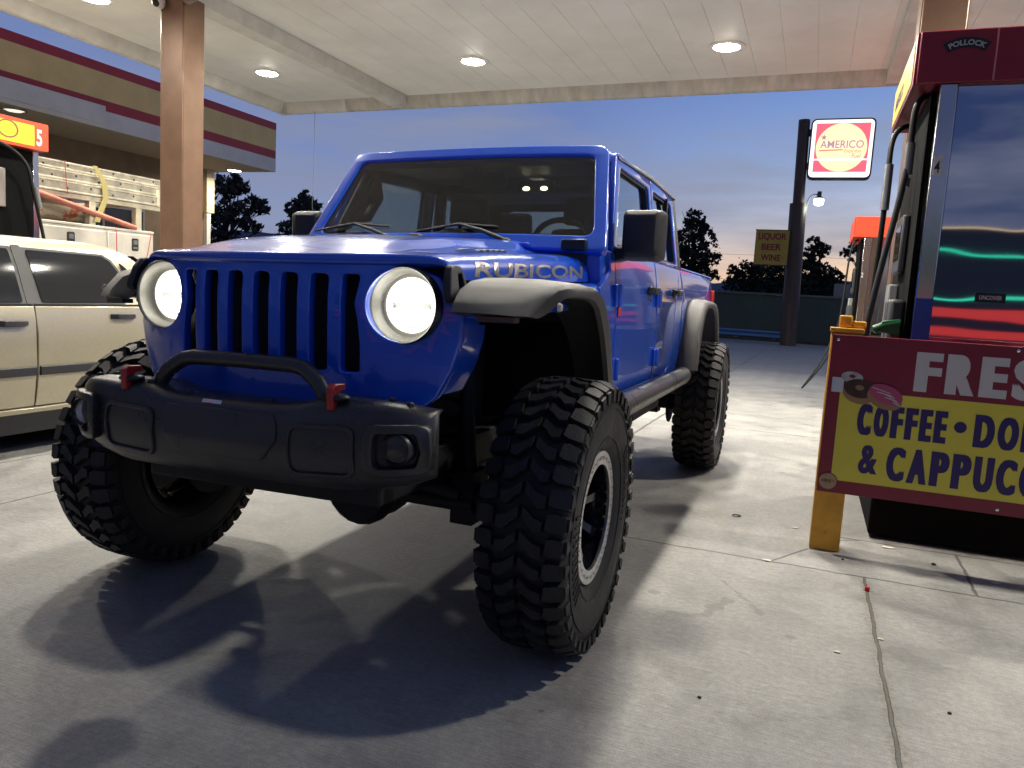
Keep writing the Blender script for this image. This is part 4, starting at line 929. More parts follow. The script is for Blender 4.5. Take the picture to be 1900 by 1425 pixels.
MB().box(2.176, 2.262, 2.075, 2.0785, 1.0, 1.37).build('blue_band', BLUEP, P4)
# hoses: loop from the topper down to the nozzles
h1 = bez((2.15, 2.32, 2.47), (1.98, 2.30, 2.46), (2.02, 2.34, 2.2), (2.02, 2.36, 1.95))+bez((2.02, 2.36, 1.95), (2.02, 2.38, 1.6), (1.97, 2.25, 1.2), (1.96, 2.14, .75), 14)[1:]
h1 = bez((2.16, 2.30, 2.48), (2.06, 2.28, 2.50), (2.085, 2.26, 2.32), (2.08, 2.25, 2.16))+bez((2.08, 2.25, 2.16), (2.06, 2.22, 1.85), (1.96, 2.10, 1.45), (1.93, 2.02, 1.00), 14)[1:]
hose(h1, .017).build('hose', HOSE, P4)
MB().tube([(2.08, 2.25, 2.22), (2.078, 2.247, 2.05)], .026, 12).tube([(2.076, 2.245, 2.03), (2.072, 2.24, 1.98)], .023, 12).build('hose_coupling', mat('coupling_grey', (.22, .21, .20), .35, .6), P4)
h2 = bez((2.16, 2.95, 2.46), (2.00, 2.93, 2.48), (2.02, 2.80, 2.30), (2.02, 2.80, 2.10))+bez((2.02, 2.80, 2.10), (2.02, 2.80, 1.6), (2.0, 2.86, 1.0), (1.97, 2.9, .5), 14)[1:]
hose(h2, .017).build('hose', HOSE, P4)
MB().tube([(2.02, 2.80, 2.20), (2.02, 2.80, 1.92)], .026, 12).build('hose_coupling', mat('coupling_silver', (.5, .5, .48), .3, .8), P4)
MB().loft([[(2.02, 2.16, 1.17), (2.13, 2.16, 1.16), (2.13, 2.20, 1.16), (2.02, 2.20, 1.17)], [(2.03, 2.16, 1.235), (2.12, 2.16, 1.25), (2.12, 2.20, 1.25), (2.03, 2.20, 1.235)]]).tube([(1.99, 2.18, 1.18), (2.05, 2.18, 1.21), (2.13, 2.18, 1.23)], .024, 12).build('nozzle', GREEN, P4, bevel=.008)
P2, *_ = pump('fuel_pump', 2.065, 2.98, 8.15, 9.3, 2.475, 2.22, 'far fuel pump with bright orange topper, beyond the right brown column', -1, PORANGE, '2')
hose(bez((2.13, 8.35, 2.2), (2.0, 8.3, 2.2), (2.05, 8.3, 1.8), (2.0, 8.25, 1.2))+bez((2.0, 8.25, 1.2), (1.96, 8.2, .8), (1.66, 8.1, .30), (1.63, 8.1, .26))[1:]+bez((1.63, 8.1, .26), (1.60, 8.1, .22), (1.85, 8.12, .50), (2.08, 8.3, 1.05))[1:], .012).build('hose', HOSE, P2)
text('2', .085, lambda x, y, z: (2.190+x*.62, 8.1485-z*.3, 1.72+y), .0005, .001).build('number', WHITE, P2, flat=True)
P5, xs, s, ym = pump('fuel_pump', -6.05, -5.20, 1.35, 2.72, 2.580, 2.335, 'fuel pump with red topper marked 5 beside the beige sedan', 1, PORANGE, '5')
MB().box(-5.189, -5.184, 1.42, 2.585, 2.36, 2.545).build('sign_face', PYEL, P5)
text('5', .20, lambda x, y, z: (-5.1865+z*.4, 2.604+x*.62, 2.378+y), .001, .006).build('number', WHITE, P5, flat=True)
text('AMERICO', .10, lambda x, y, z: (-5.183+z*.4, 1.70+x*1.02, 2.455+y), .001, .001).build('lettering', mat('sign_purple5', (.12, .03, .10), .5), P5, flat=True)
text('Express Fuel', .075, lambda x, y, z: (-5.183+z*.4, 1.86+x*1.0+y*.3, 2.385+y), .001, .0005).build('lettering', mat('sign_red5', (.5, .05, .04), .5), P5, flat=True)
ring_ = filled([circ(0, 0, .10, 28), circ(0, 0, .085, 28)], .001).xf(lambda a, b, c: (-5.182+c*.3, 2.33+a, 2.47+b*.8)); ring_.build('roundel', mat('roundel_brown', (.2, .1, .05), .5), P5, flat=True)
hose(bez((-5.25, 1.9, 2.32), (-5.12, 2.0, 2.38), (-5.16, 2.45, 2.36), (-5.14, 2.50, 2.1))+bez((-5.14, 2.50, 2.1), (-5.14, 2.56, 1.8), (-5.13, 2.62, 1.6), (-5.12, 2.66, 1.25))[1:], .016).build('hose', HOSE, P5)
MB().tube([(-5.135, 2.55, 1.98), (-5.13, 2.585, 1.80)], .024, 10).build('hose_coupling', mat('coupling_grey5', (.25, .24, .23), .35, .6), P5)
MB().box(-5.30, -5.262, 2.20, 2.36, 1.78, 2.13).build('card_reader', mat('reader_worn', (.22, .19, .17), .5), P5, bevel=.01)

# ------------------------------------------------------------------ PROMO SIGN on yellow bollard frame
SG = root('promo_sign', (2.4, 1.7, 0), 'red and yellow coffee and donuts board on a yellow post frame', 'sign')
for x in (1.765, 2.98):
    pst = MB().box(x, x+.15, 1.712, 1.862, 0, 1.165).build('post', YEL, SG, bevel=.008)
    MB().box(x-.006, x+.156, 1.706, 1.868, 1.165, 1.19).build('post_cap', YEL, pst, bevel=.004)
MB().box(1.80, 1.862, 1.76, 1.84, 1.19, 1.255).box(1.862, 1.93, 1.76, 1.84, 1.19, 1.228).build('post_bracket', YEL, SG, bevel=.008)
SGR = mat('board_red', (.20, .010, .03), .42, nscale=3, namt=.1); SGY = mat('board_yellow', (.66, .57, .06), .42, nscale=3, namt=.06); SGN = mat('letter_navy', (.018, .006, .10), .45); SGW = mat('letter_white', (.55, .52, .50), .45)
bd = MB().box(1.772, 3.135, 1.692, 1.710, .325, 1.155).build('board', SGR, SG, bevel=.002)
MB().box(1.835, 3.085, 1.6895, 1.6935, .395, .870).build('yellow_field', SGY, SG)
def st(s, x, z, hgt, wd, y0, mt, off, nm='lettering', heavy=0):
    """condensed poster lettering: every glyph fitted to its own cell, then emboldened sideways"""
    rel = [{'I': .55, '&': 1.3, 'C': 1.12, 'O': 1.14, 'D': 1.14, 'A': 1.2, 'P': 1.1, 'U': 1.12, 'N': 1.12, 'F': .92, 'E': .92}.get(c, 1.0) for c in s]; gap = .15 if heavy else .12
    u = wd/(sum(rel)+gap*(len(s)-1)); o_ = MB(); px_ = x
    for c, r_ in zip(s, rel):
        q = text(c, 1.0, lambda *p: p, .002, off)
        mx = max(v[0] for v in q.v); mn = min(v[0] for v in q.v); mz = max(v[1] for v in q.v); m0 = min(v[1] for v in q.v); w_ = u*r_-2*heavy
        p_ = [(px_+heavy+(a-mn)/(mx-mn)*w_, y0-c_*.2, z+(b-m0)/(mz-m0)*hgt) for a, b, c_ in q.v]
        o_.add(p_, q.f)
        if heavy:
            for i_, dx in enumerate((-heavy, heavy)): o_.add([(a+dx, b-.0003*(i_+1), c_) for a, b, c_ in p_], q.f)
        px_ += u*(r_+gap)
    o_.build(nm, mt, SG, flat=True)
st('FRESH', 2.170, .897, .198, .70, 1.6905, SGW, .035, heavy=.011)
st('COFFEE', 1.930, .648, .162, .41, 1.6885, SGN, .030, heavy=.0085)
MB().prism(circ(2.398, .738, .028, 24), 'y', 1.6875, 1.69).build('bullet', SGN, SG)
st('DONUTS', 2.458, .648, .162, .57, 1.6885, SGN, .030, heavy=.0075)
st('&', 1.958, .448, .150, .090, 1.6885, SGN, .020, heavy=.004)
st('CAPPUCCINO', 2.088, .428, .176, .92, 1.6885, SGN, .030, heavy=.0075)
# printed donuts and napkin, roundel
def disc(cx, cz, rx, rz, y, mt, nm, rot=0, hole=0):
    o_ = [(cx+rx*math.cos(a)*math.cos(rot)-rz*math.sin(a)*math.sin(rot), cz+rx*math.cos(a)*math.sin(rot)+rz*math.sin(a)*math.cos(rot)) for a in [2*math.pi*k/36 for k in range(36)]]
    ols = [o_]
    if hole: ols.append([(cx+(p[0]-cx)*hole, cz+.006+(p[1]-cz)*hole) for p in o_])
    return filled(ols, .0008).xf(lambda a, b, c: (a, y+c, b)).build(nm, mt, SG, flat=True)
DC = mat('donut_dough', (.30, .17, .08), .5); DP = mat('donut_pink', (.40, .06, .14), .4); DB = mat('donut_choc', (.045, .018, .012), .4, nscale=30, namt=.5); DS = mat('donut_sugar', (.42, .40, .36), .6, nscale=40, namt=.3)
MB().box(1.792, 1.848, 1.6880, 1.6900, .858, .935).build('napkin_picture', mat('napkin_white', (.55, .55, .58), .5), SG)
disc(1.885, .940, .052, .030, 1.6880, DS, 'donut_picture', -.1, .3)
disc(1.925, .862, .078, .055, 1.6868, DC, 'donut_picture', -.15); disc(1.925, .885, .074, .048, 1.6855, DB, 'icing_picture', -.12, .28)
disc(2.045, .845, .085, .052, 1.6845, DC, 'donut_picture', -.35); disc(2.050, .868, .082, .046, 1.6832, DP, 'icing_picture', -.35)
dz = MB()
for k in range(6):
    dz.tube([(1.985+.02*k, 1.6818, .90-.012*k-.01*(k % 2)), (2.07+.011*k, 1.6818, .868-.012*k+.006)], .0025, 4)
dz.build('icing_drizzle', SGW, SG)
for x_, z_ in ((1.80, 1.13), (2.60, 1.135), (3.11, 1.13), (2.60, .35)): MB().lathe([(.008, 0), (.008, -.003), (.005, -.005), (.0001, -.0055)], (x_, 1.692, z_), 'y', 10).build('screw', CHROME, SG)
disc(1.822, .385, .047, .047, 1.6878, mat('roundel_rim', (.20, .02, .03), .5), 'roundel', 0); disc(1.822, .385, .042, .042, 1.6862, mat('roundel_tan', (.38, .26, .14), .5, nscale=20, namt=.2), 'roundel_face', 0)
st('AMERICO', 1.789, .380, .016, .066, 1.6850, mat('roundel_ink', (.08, .04, .05), .5), .02)
MB().lathe([(.010, 0), (.010, -.008), (.0001, -.012)], (1.84, 1.712, .10), 'y', 6).build('bolt', YEL, SG)
# ------------------------------------------------------------------ BEIGE SEDAN
BEIGE = mat('beige_car_paint', (.45, .40, .275), .35, .35, .5, .8, nscale=60, namt=.05)
CARB = mat('car_trim_black', (.028, .028, .030), .45, bscale=300, bstr=.1)
CX = -4.065
K = root('sedan', (CX, .9, 0), 'beige four-door sedan with black side mouldings at pump five', 'car')
def sh(mb): return mb.xf(lambda x, y, z: (x+CX, y, z))
def cside(z): return interp([(.25, .80), (.30, .825), (.45, .853), (.60, .866), (.80, .868), (.92, .858), (1.0, .838)], z)
secs = []
for y, hw_, zl, dk in ((-1.28, .60, .30, .58), (-1.22, .70, .24, .66), (-1.05, .79, .22, .75), (-.7, .84, .24, .86), (-.1, .855, .26, .95), (.3, .855, .26, .985), (1.1, .858, .26, 1.0), (2.1, .858, .26, 1.02), (2.5, .85, .26, 1.05), (2.9, .82, .26, 1.05), (3.05, .78, .28, 1.0), (3.12, .72, .34, .90)):
    k = hw_/.868
    hf = [(0, zl), (.72*k, zl), (.80*k, zl+.03), (cside(.45)*k, .45), (cside(.60)*k, min(.60, dk-.12)), (cside(.80)*k, min(.80, dk-.08)), (.852*k, dk-.06), (.82*k, dk-.02), (.70*k, dk), (.3*k, dk+.025), (0, dk+.03)]
    secs.append([(x, y, z) for x, z in hf]+[(-x, y, z) for x, z in hf[-2:0:-1]])
sh(MB().loft(secs)).build('body', BEIGE, K, ang=50)
def rrect(x, y0, y1, z, r):
    return [(p[0], p[1], z) for p in rpoly([(-x, y0), (x, y0), (x, y1), (-x, y1)], r, 3)]
sh(MB().loft([rrect(.815, .00, 2.66, .99, .10), rrect(.80, .12, 2.56, 1.06, .10), rrect(.735, .52, 2.24, 1.25, .10), rrect(.675, .72, 2.02, 1.385, .10), rrect(.63, .84, 1.92, 1.435, .12), rrect(.54, .98, 1.78, 1.462, .14), rrect(.30, 1.1, 1.6, 1.472, .14)])).build('cabin', BEIGE, K, ang=50)
def gx(z): return interp([(1.0, .826), (1.06, .803), (1.25, .738), (1.40, .672)], z)
def cwin(pts, name, mt, off, inset=None):
    p_ = rpoly(pts, .02, 3); q = filled([p_], .003)
    q = slice_x(q, [1.06, 1.12, 1.18, 1.25, 1.32], axis=1)
    return q.xf(lambda a, b, c: (gx(b)+off+c, a, b))
for sg in (1, -1):
    f = (lambda q: q) if sg > 0 else (lambda q: q.mirror())
    for fr_d in (1, 0):
        if fr_d: rw = [(.315, .16, 1.06), (.34, .06, 1.064), (.6, .03, 1.064), (.9, .03, 1.064), (.995, .05, 1.064)]
        else: rw = [(.315, 1.074, 1.70), (.34, 1.074, 1.76), (.45, 1.074, 1.86), (.6, 1.074, 1.95), (.8, 1.074, 2.0), (.995, 1.074, 2.02)]
        d = f(rowpanel(rw, lambda z: cside(z)+.006, .02, 6)); d = sh(d).build('door', BEIGE, K, bevel=.004)
        w_ = [(.62, 1.02), (1.02, 1.02), (1.00, 1.365), (.90, 1.365)] if fr_d else [(1.14, 1.02), (1.80, 1.025), (1.86, 1.20), (1.78, 1.33), (1.72, 1.365), (1.115, 1.372)]
        if fr_d: w_ = [(.20, 1.02), (1.00, 1.02), (.99, 1.372), (.74, 1.365)]
        sh(f(cwin(w_, '', 0, .010))).build('window_pane', DGLASS, d)
        o_ = [(a-.0, b) for a, b in w_]; cxx = sum(a for a, b in w_)/len(w_); czz = sum(b for a, b in w_)/len(w_)
        fr2 = [(cxx+(a-cxx)*1.10, czz+(b-czz)*1.10) for a, b in w_]
        sh(f(cwin(fr2, '', 0, .0045))).build('window_surround', CARB, d)
        hy, hz_ = (.90, .885) if fr_d else (1.78, .925)
        hm = MB().loft([[(cside(hz_)+.004, hy-.12, hz_-.02), (cside(hz_)+.004, hy-.12, hz_+.02), (cside(hz_)+.012, hy-.12, hz_+.015), (cside(hz_)+.012, hy-.12, hz_-.015)], [(cside(hz_)+.015, hy-.08, hz_-.022), (cside(hz_)+.015, hy-.08, hz_+.022), (cside(hz_)+.045, hy-.08, hz_+.018), (cside(hz_)+.045, hy-.08, hz_-.018)], [(cside(hz_)+.015, hy+.06, hz_-.022), (cside(hz_)+.015, hy+.06, hz_+.022), (cside(hz_)+.045, hy+.06, hz_+.018), (cside(hz_)+.045, hy+.06, hz_-.018)], [(cside(hz_)+.0, hy+.10, hz_-.018), (cside(hz_)+.0, hy+.10, hz_+.018), (cside(hz_)+.02, hy+.10, hz_+.014), (cside(hz_)+.02, hy+.10, hz_-.014)]])
        sh(f(hm)).build('door_handle', CARB, d, bevel=.006)
        ya, yb_ = (.05, 1.055) if fr_d else (1.082, 1.93)
        sh(f(MB().loft([[(cside(.53)+.004, y, .528), (cside(.57)+.022, y, .534), (cside(.57)+.022, y, .590), (cside(.6)+.004, y, .596)] for y in (ya, yb_)]))).build('side_moulding', CARB, d, bevel=.005)
        sh(f(MB().box(.820, .838, (.10 if fr_d else 1.08), (1.06 if fr_d else 2.0), .994, 1.012))).build('belt_trim', CARB, d)
    sh(f(cwin([(1.93, 1.07), (2.16, 1.05), (1.90, 1.30), (1.86, 1.33)], '', 0, .008))).build('quarter_window', DGLASS, K)
    sh(f(cwin([(1.03, 1.0), (1.11, 1.0), (1.09, 1.40), (1.02, 1.40)], '', 0, .0055))).build('door_pillar', CARB, K)
    sh(f(MB().loft([[(cside(.30)-.01, y, .262), (cside(.30)+.012, y, .268), (cside(.30)+.010, y, .305), (cside(.30)-.01, y, .31)] for y in (.1, 1.85)]))).build('sill', BEIGE, K, bevel=.006)
    for y in (-.28, 2.36):
        sh(f(MB().lathe([(.355, .80), (.355, .862), (.0001, .863)], (0, y, .315), 'x', 36))).build('wheel_arch', BLK, K)
        wq = sh(f(MB().lathe([(.20, .70), (.215, .86), (.29, .872), (.31, .86), (.312, .70)], (0, y, .312), 'x', 40))).build('wheel', RUB, K)
        rm_ = MB().lathe([(.205, .855), (.19, .868), (.18, .845), (.06, .85), (.0001, .866)], (0, y, .312), 'x', 30)
        sh(f(rm_)).build('rim', mat('alloy', (.5, .5, .5), .35, .8), wq)
sh(MB().add([(-.66, .06, 1.02), (.66, .06, 1.02), (.60, .66, 1.375), (-.60, .66, 1.375)], [(0, 1, 2, 3)]).xf(lambda x, y, z: (x, y-.028, z+.012))).build('windshield', DGLASS, K, flat=True)
sh(MB().add([(-.66, 2.60, 1.07), (.66, 2.60, 1.07), (.60, 2.08, 1.375), (-.60, 2.08, 1.375)], [(0, 1, 2, 3)]).xf(lambda x, y, z: (x, y+.028, z+.012))).build('rear_window', DGLASS, K, flat=True)
sh(MB().box(-.84, .84, -1.1, 2.9, .14, .27)).build('underbody', BLK, K)
for sg in (1, -1):
    sh(MB().box(min(.55*sg, .76*sg), max(.55*sg, .76*sg), -1.235, -1.17, .56, .68)).build('headlight', DGLASS, K, bevel=.02)
    sh(MB().box(min(.56*sg, .78*sg), max(.56*sg, .78*sg), 3.05, 3.12, .78, .95)).build('tail_light', TAIL, K, bevel=.02)

# ------------------------------------------------------------------ WORK TRUCK with rack
WT = mat('truck_white', (.55, .52, .45), .45, 0, .5, .2, nscale=3, namt=.12); ALU = mat('aluminium_plank', (.50, .46, .36), .45, .35, nscale=7, namt=.35); RACK = mat('rack_cream', (.48, .44, .33), .5, nscale=6, namt=.25)
W = root('work_truck', (-8.2, 3.8, 0), 'white utility work truck with tool boxes and a rack, behind the beige sedan', 'truck')
xs = -7.2
MB().box(-9.2, xs, 2.60, 5.92, .80, 1.80).build('service_body', WT, W, bevel=.015)
MB().box(-9.2, xs+.01, 2.60, 5.92, 1.80, 1.835).build('body_top', WT, W, bevel=.008)
for i, (ya, yb_) in enumerate(((4.08, 5.10), (5.14, 5.88), (2.65, 4.02))):
    d = MB().box(xs, xs+.018, ya, yb_, .90, 1.77).build('box_door', WT, W, bevel=.008)
    yl = (4.58, 5.58, 3.3)[i]
    l_ = MB().loft([[(xs+.018, y, z) for y, z in rpoly([(yl-.055, 1.545), (yl+.055, 1.545), (yl+.055, 1.715), (yl-.055, 1.715)], .02, 3)], [(xs+.024, y, z) for y, z in rpoly([(yl-.055, 1.545), (yl+.055, 1.545), (yl+.055, 1.715), (yl-.055, 1.715)], .02, 3)]]).build('latch', mat('latch_black', (.03, .03, .03), .4), d)
    MB().box(xs+.024, xs+.030, yl-.035, yl+.035, 1.57, 1.60).box(xs+.024, xs+.034, yl-.03, yl+.03, 1.63, 1.69).build('latch_handle', mat('latch_chrome', (.35, .33, .30), .3, .7), l_)
MB().box(-9.1, -7.3, .75, 2.55, .75, 1.30).loft([[(-9.0, .85, 1.30), (-7.4, .85, 1.30), (-7.4, 2.5, 1.30), (-9.0, 2.5, 1.30)], [(-8.9, 1.3, 1.85), (-7.5, 1.3, 1.85), (-7.5, 2.45, 1.85), (-8.9, 2.45, 1.85)]]).box(-9.05, -7.35, -.7, .78, .70, 1.20).build('cab', WT, W, bevel=.03)
MB().add([(-7.395, 1.25, 1.36), (-7.395, 2.35, 1.36), (-7.48, 2.3, 1.78), (-7.48, 1.5, 1.78)], [(0, 1, 2, 3)]).build('cab_window', DGLASS, W, flat=True)
MB().box(-9.0, -7.4, -.6, 5.8, .45, .74).build('frame', DARK, W)
for y in (-.05, 4.6):
    for x in (-7.32, -8.98):
        q = MB().lathe([(.20, -.12), (.36, -.11), (.38, -.08), (.38, .08), (.36, .11), (.20, .12)], (x, y, .38), 'x', 36).build('wheel', RUB, W); MB().lathe([(.20, .11), (.18, .05), (.0001, .09)], (x, y, .38), 'x', 28).build('rim', WHITE, q); MB().lathe([(.20, -.11), (.18, -.05), (.0001, -.09)], (x, y, .38), 'x', 28).build('rim', WHITE, q)
rk = MB()
for x in (-7.28, -9.1):
    for y in (2.75, 4.95, 5.70): rk.box(x-.045, x+.045, y-.045, y+.045, 1.835, 2.14)
    rk.box(x-.045, x+.045, 2.6, 6.14, 2.14, 2.20)
for y in (2.75, 4.25, 5.70): rk.box(-9.1, -7.28, y-.04, y+.04, 2.145, 2.195)
rk.box(-7.30, -7.22, 6.02, 6.12, 2.20, 2.44).build('ladder_rack', RACK, W, bevel=.004)
# aluminium planks strapped on the rack
HOLE = mat('plank_hole', (.03, .03, .03), .6)
def plank(x0, x1, y0, y1, z0, z1, lab):
    t = root('scaffold_plank', ((x0+x1)/2, (y0+y1)/2, z0), lab, 'plank', 'aluminium planks on the truck rack')
    pk = MB().loft([[(x1, y, z0), (x1+.012, y, z0+.004), (x1+.012, y, z0+.022), (x1, y, z0+.028), (x1, y, z1-.028), (x1+.012, y, z1-.022), (x1+.012, y, z1-.004), (x1, y, z1), (x0, y, z1), (x0, y, z0)] for y in (y0, y1)])
    hb = pk; hb.cm = 1; k = 0; y = y0+.15
    while y < y1-.1:
        hb.lathe([(.015, 0), (.015, .002), (.0001, .0022)], (x1+.0005, y, lerp(z0, z1, .5+(.12 if k % 2 else -.12))), 'x', 10); y += .34; k += 1
    hb.build('plank_body', [ALU, HOLE], t, flat=True)
plank(-7.75, -7.24, 2.4, 6.45, 2.205, 2.345, 'lowest perforated aluminium plank on the work truck rack')
plank(-7.78, -7.26, 2.2, 6.60, 2.350, 2.475, 'middle perforated aluminium plank on the work truck rack')
plank(-7.80, -7.28, 2.1, 6.70, 2.480, 2.585, 'top aluminium plank strapped onto the work truck rack')
SPK = mat('speckled_tarp', (.42, .36, .25), .8, nscale=14, namt=.3)
t_ = bpy.data.materials['speckled_tarp'].node_tree
bg_ = MB().loft([[(x, y, 1.836+h*z_) for x, y, z_ in ((-7.95, a, 0), (-7.40, a, 0), (-7.36, a, .4), (-7.42, a, .85), (-7.60, a, 1), (-7.9, a, .9))] for a, h in ((4.15, .20), (4.25, .36), (4.45, .40), (4.62, .33), (4.80, .35), (4.95, .26), (5.03, .12))])
RSP = bpy.data.materials.new('red_speckle'); RSP.use_nodes = True; q_ = RSP.node_tree; tcx = N(q_, 'ShaderNodeTexCoord'); nx_ = N(q_, 'ShaderNodeTexNoise', i_Scale=9.0, i_Detail=4.0); L(q_, tcx.outputs['Object'], nx_.inputs[0])
L(q_, ramp(q_, nx_.outputs[0], [(.42, (.48, .42, .30)), (.56, (.46, .38, .27)), (.62, (.36, .10, .05))]), q_.nodes['Principled BSDF'].inputs['Base Color']); q_.nodes['Principled BSDF'].inputs['Roughness'].default_value = .8
tag(bg_.build('tarp_bundle', RSP, None, sub=1), 'cream tarp bundle with red blotches on the truck bed', 'tarp')
tag(MB().tube([(-7.30, 3.9, 2.20), (-7.22, 4.2, 2.14), (-7.22, 5.62, 1.86)], .038, 12).build('red_pipe', mat('faded_red', (.40, .12, .08), .5, nscale=5, namt=.3)), 'faded red pipe leaning across the truck tool box', 'pipe')
cs_ = root('cart_frame', (-7.6, 4.7, 1.84), 'bent cream tube cart handles above the truck bed', 'cart')
MB().tube(bez((-7.5, 4.35, 1.95), (-7.5, 4.42, 2.15), (-7.5, 4.5, 2.16), (-7.5, 4.62, 2.15))+bez((-7.5, 4.62, 2.15), (-7.5, 4.72, 2.13), (-7.5, 4.68, 1.95), (-7.5, 4.74, 1.85))[1:], .02, 8).build('handle', RACK, cs_)
MB().tube(bez((-7.6, 4.72, 1.98), (-7.55, 4.85, 2.1), (-7.5, 4.9, 2.24), (-7.5, 5.0, 2.22))+[Vector((-7.5, 5.10, 2.20)), Vector((-7.5, 5.10, 1.86))], .02, 8).build('handle', RACK, cs_)
tag(MB().loft([[(x+dx, y, z) for x, y, z in ((-7.205, 4.92, 2.59), (-7.195, 4.98, 2.595), (-7.19, 5.13, 2.40), (-7.20, 5.16, 2.20), (-7.22, 5.04, 1.88), (-7.22, 4.95, 1.88), (-7.20, 5.08, 2.20), (-7.195, 5.05, 2.40))] for dx in (0, .006)]).build('cargo_strap', mat('strap_yellow', (.50, .42, .16), .7)), 'yellow cargo strap hanging over the planks', 'strap')
rc = MB().tube([(-7.235, 4.55, 2.60), (-7.225, 4.56, 2.35), (-7.21, 4.57, 2.18)], .005, 6).tube([(-7.22, 5.26, 1.84), (-7.178, 5.27, 1.80), (-7.175, 5.28, 1.2)], .006, 6).tube([(-7.22, 5.86, 1.84), (-7.178, 5.86, 1.8), (-7.175, 5.72, 1.2)], .006, 6)
rc.build('red_cord', mat('cord_red', (.40, .08, .06), .7), W)

# ------------------------------------------------------------------ FAR SIDE: wall, pole, signs
BW = mat('block_wall_green', (.060, .085, .075), .85, nscale=.8, namt=.15, bscale=14, bstr=.4)
wl = root('boundary_wall', (0, 29.2, 0), 'long low grey-green block wall behind the lot', 'wall')
MB().box(-14, 16, 29.1, 29.35, 0, 1.74).build('wall_face', BW, wl); MB().box(-14, 16, 29.06, 29.39, 1.74, 1.83).build('wall_cap', mat('wall_cap', (.12, .14, .135), .8), wl, bevel=.01)
gr_ = root('guard_rail', (-1.5, 28.3, 0), 'blue horizontal guard rail on short posts along the green wall', 'guard rail')
MB().loft([[(x, 28.25, .12), (x, 28.20, .16), (x, 28.24, .25), (x, 28.20, .34), (x, 28.25, .39), (x, 28.27, .39), (x, 28.27, .12)] for x in (-8, 1.0)]).build('rail', mat('rail_blue', (.07, .16, .36), .5), gr_)
for x in (-6.6, -5.2, -3.8, -2.4, -1.0, .4): MB().box(x-.06, x+.06, 28.27, 28.36, 0, .36).build('post', mat('post_pale', (.35, .36, .34), .7), gr_)
tag(MB().box(-14, 16, 28.05, 29.06, .0, .09).build('planting_strip', mat('soil', (.05, .045, .035), .95, nscale=3, namt=.4, bscale=20, bstr=.6)), 'low dark kerbed strip at the foot of the green wall', 'kerb')
POLE = mat('pole_brown', (.085, .055, .042), .5, nscale=3, namt=.3, stretch=(1, 1, .3))
pl_ = root('sign_pole', (.97, 25.9, 0), 'tall dark brown sign pole with a thicker lower sleeve', 'pole')
def pax(z): return .97-.175*z/7.5
MB().tube([(pax(0), 25.9, 0), (pax(4.85), 25.9, 4.85)], .275, 24).build('sleeve', POLE, pl_, ang=50)
MB().tube([(pax(4.85), 25.9, 4.85), (pax(7.62), 25.9, 7.62)], .185, 24).build('shaft', POLE, pl_, ang=50)
SF = [mat('sign_lit_white', (.8, .8, .78), .4, emit=(1, .96, .86), estr=1.15), mat('sign_lit_red', (.5, .1, .12), .4, emit=(.80, .13, .19), estr=.95), mat('sign_lit_cream', (.8, .65, .4), .4, emit=(1, .77, .44), estr=1.0), mat('sign_ink_violet', (.3, .2, .3), .4, emit=(.42, .24, .34), estr=.9), mat('sign_ink_red', (.5, .1, .1), .4, emit=(.75, .22, .16), estr=.9)]
am = root('fuel_brand_sign', (1.98, 25.9, 5.5), 'lit square red sign with a cream circle and AMERICO lettering', 'sign')
SX0, SX1, SZ0, SZ1, SY = 1.03, 3.02, 5.66, 7.62, 25.75
MB().prism(rpoly([(SX0, SZ0), (SX1, SZ0), (SX1, SZ1), (SX0, SZ1)], .20), 'y', SY, SY+.42).build('cabinet', mat('sign_cabinet', (.10, .09, .08), .5), am, bevel=.01)
MB().box(.80, 1.06, SY+.08, SY+.30, 6.0, 6.2).box(.78, 1.06, SY+.08, SY+.30, 7.1, 7.3).build('bracket', POLE, am)
def sp(ol, y, mt, nm): return MB().prism(ol, 'y', y, y+.004).build(nm, mt, am, flat=True)
sp(rpoly([(SX0+.05, SZ0+.05), (SX1-.05, SZ0+.05), (SX1-.05, SZ1-.05), (SX0+.05, SZ1-.05)], .16), SY-.006, SF[0], 'lit_face')
sp([(SX0+.17, SZ0+.22), (SX1-.17, SZ0+.22), (SX1-.15, SZ1-.16), (SX0+.17, SZ1-.16)], SY-.011, SF[1], 'red_field')
scx, scz = (SX0+SX1)/2-.0, (SZ0+SZ1)/2+.03
sp(circ(scx, scz, .80, 48), SY-.015, SF[4], 'circle_rim'); sp(circ(scx, scz, .785, 48), SY-.019, SF[2], 'cream_circle')
def stx(s, x, z, hgt, wd, mt, off, y, shear=0):
    q = text(s, 1.0, lambda *p: p, .002, off, shear=shear); mx = max(v[0] for v in q.v); mn = min(v[0] for v in q.v); mz = max(v[1] for v in q.v); m0 = min(v[1] for v in q.v)
    q.xf(lambda a, b, c: (x+(a-mn)/(mx-mn)*wd, y-c, z+(b-m0)/(mz-m0)*hgt)).build('lettering', mt, am, flat=True)
stx('AMERICO', scx-.66, scz-.02, .25, 1.34, SF[3], .012, SY-.024)
stx('Express', scx+.10, scz-.20, .15, .52, SF[4], .0, SY-.024, .2); stx('Fuel', scx+.34, scz-.36, .17, .28, SF[4], .0, SY-.024, .2)
sp([(scx-.68, scz-.12), (scx+.08, scz-.09), (scx+.05, scz-.055), (scx-.67, scz-.075)], SY-.024, SF[4], 'underline')
sp([(scx-.56+.11*(1 if k % 2 == 0 else .42)*math.sin(k*math.pi/5), scz+.33+.11*(1 if k % 2 == 0 else .42)*math.cos(k*math.pi/5)) for k in range(10)], SY-.024, SF[3], 'star')
sp([(SX0+.06, SZ0+.60), (SX1-.06, SZ0+.60), (SX1-.06, SZ0+.645), (SX0+.06, SZ0+.645)], SY-.030, SF[0], 'face_seam')
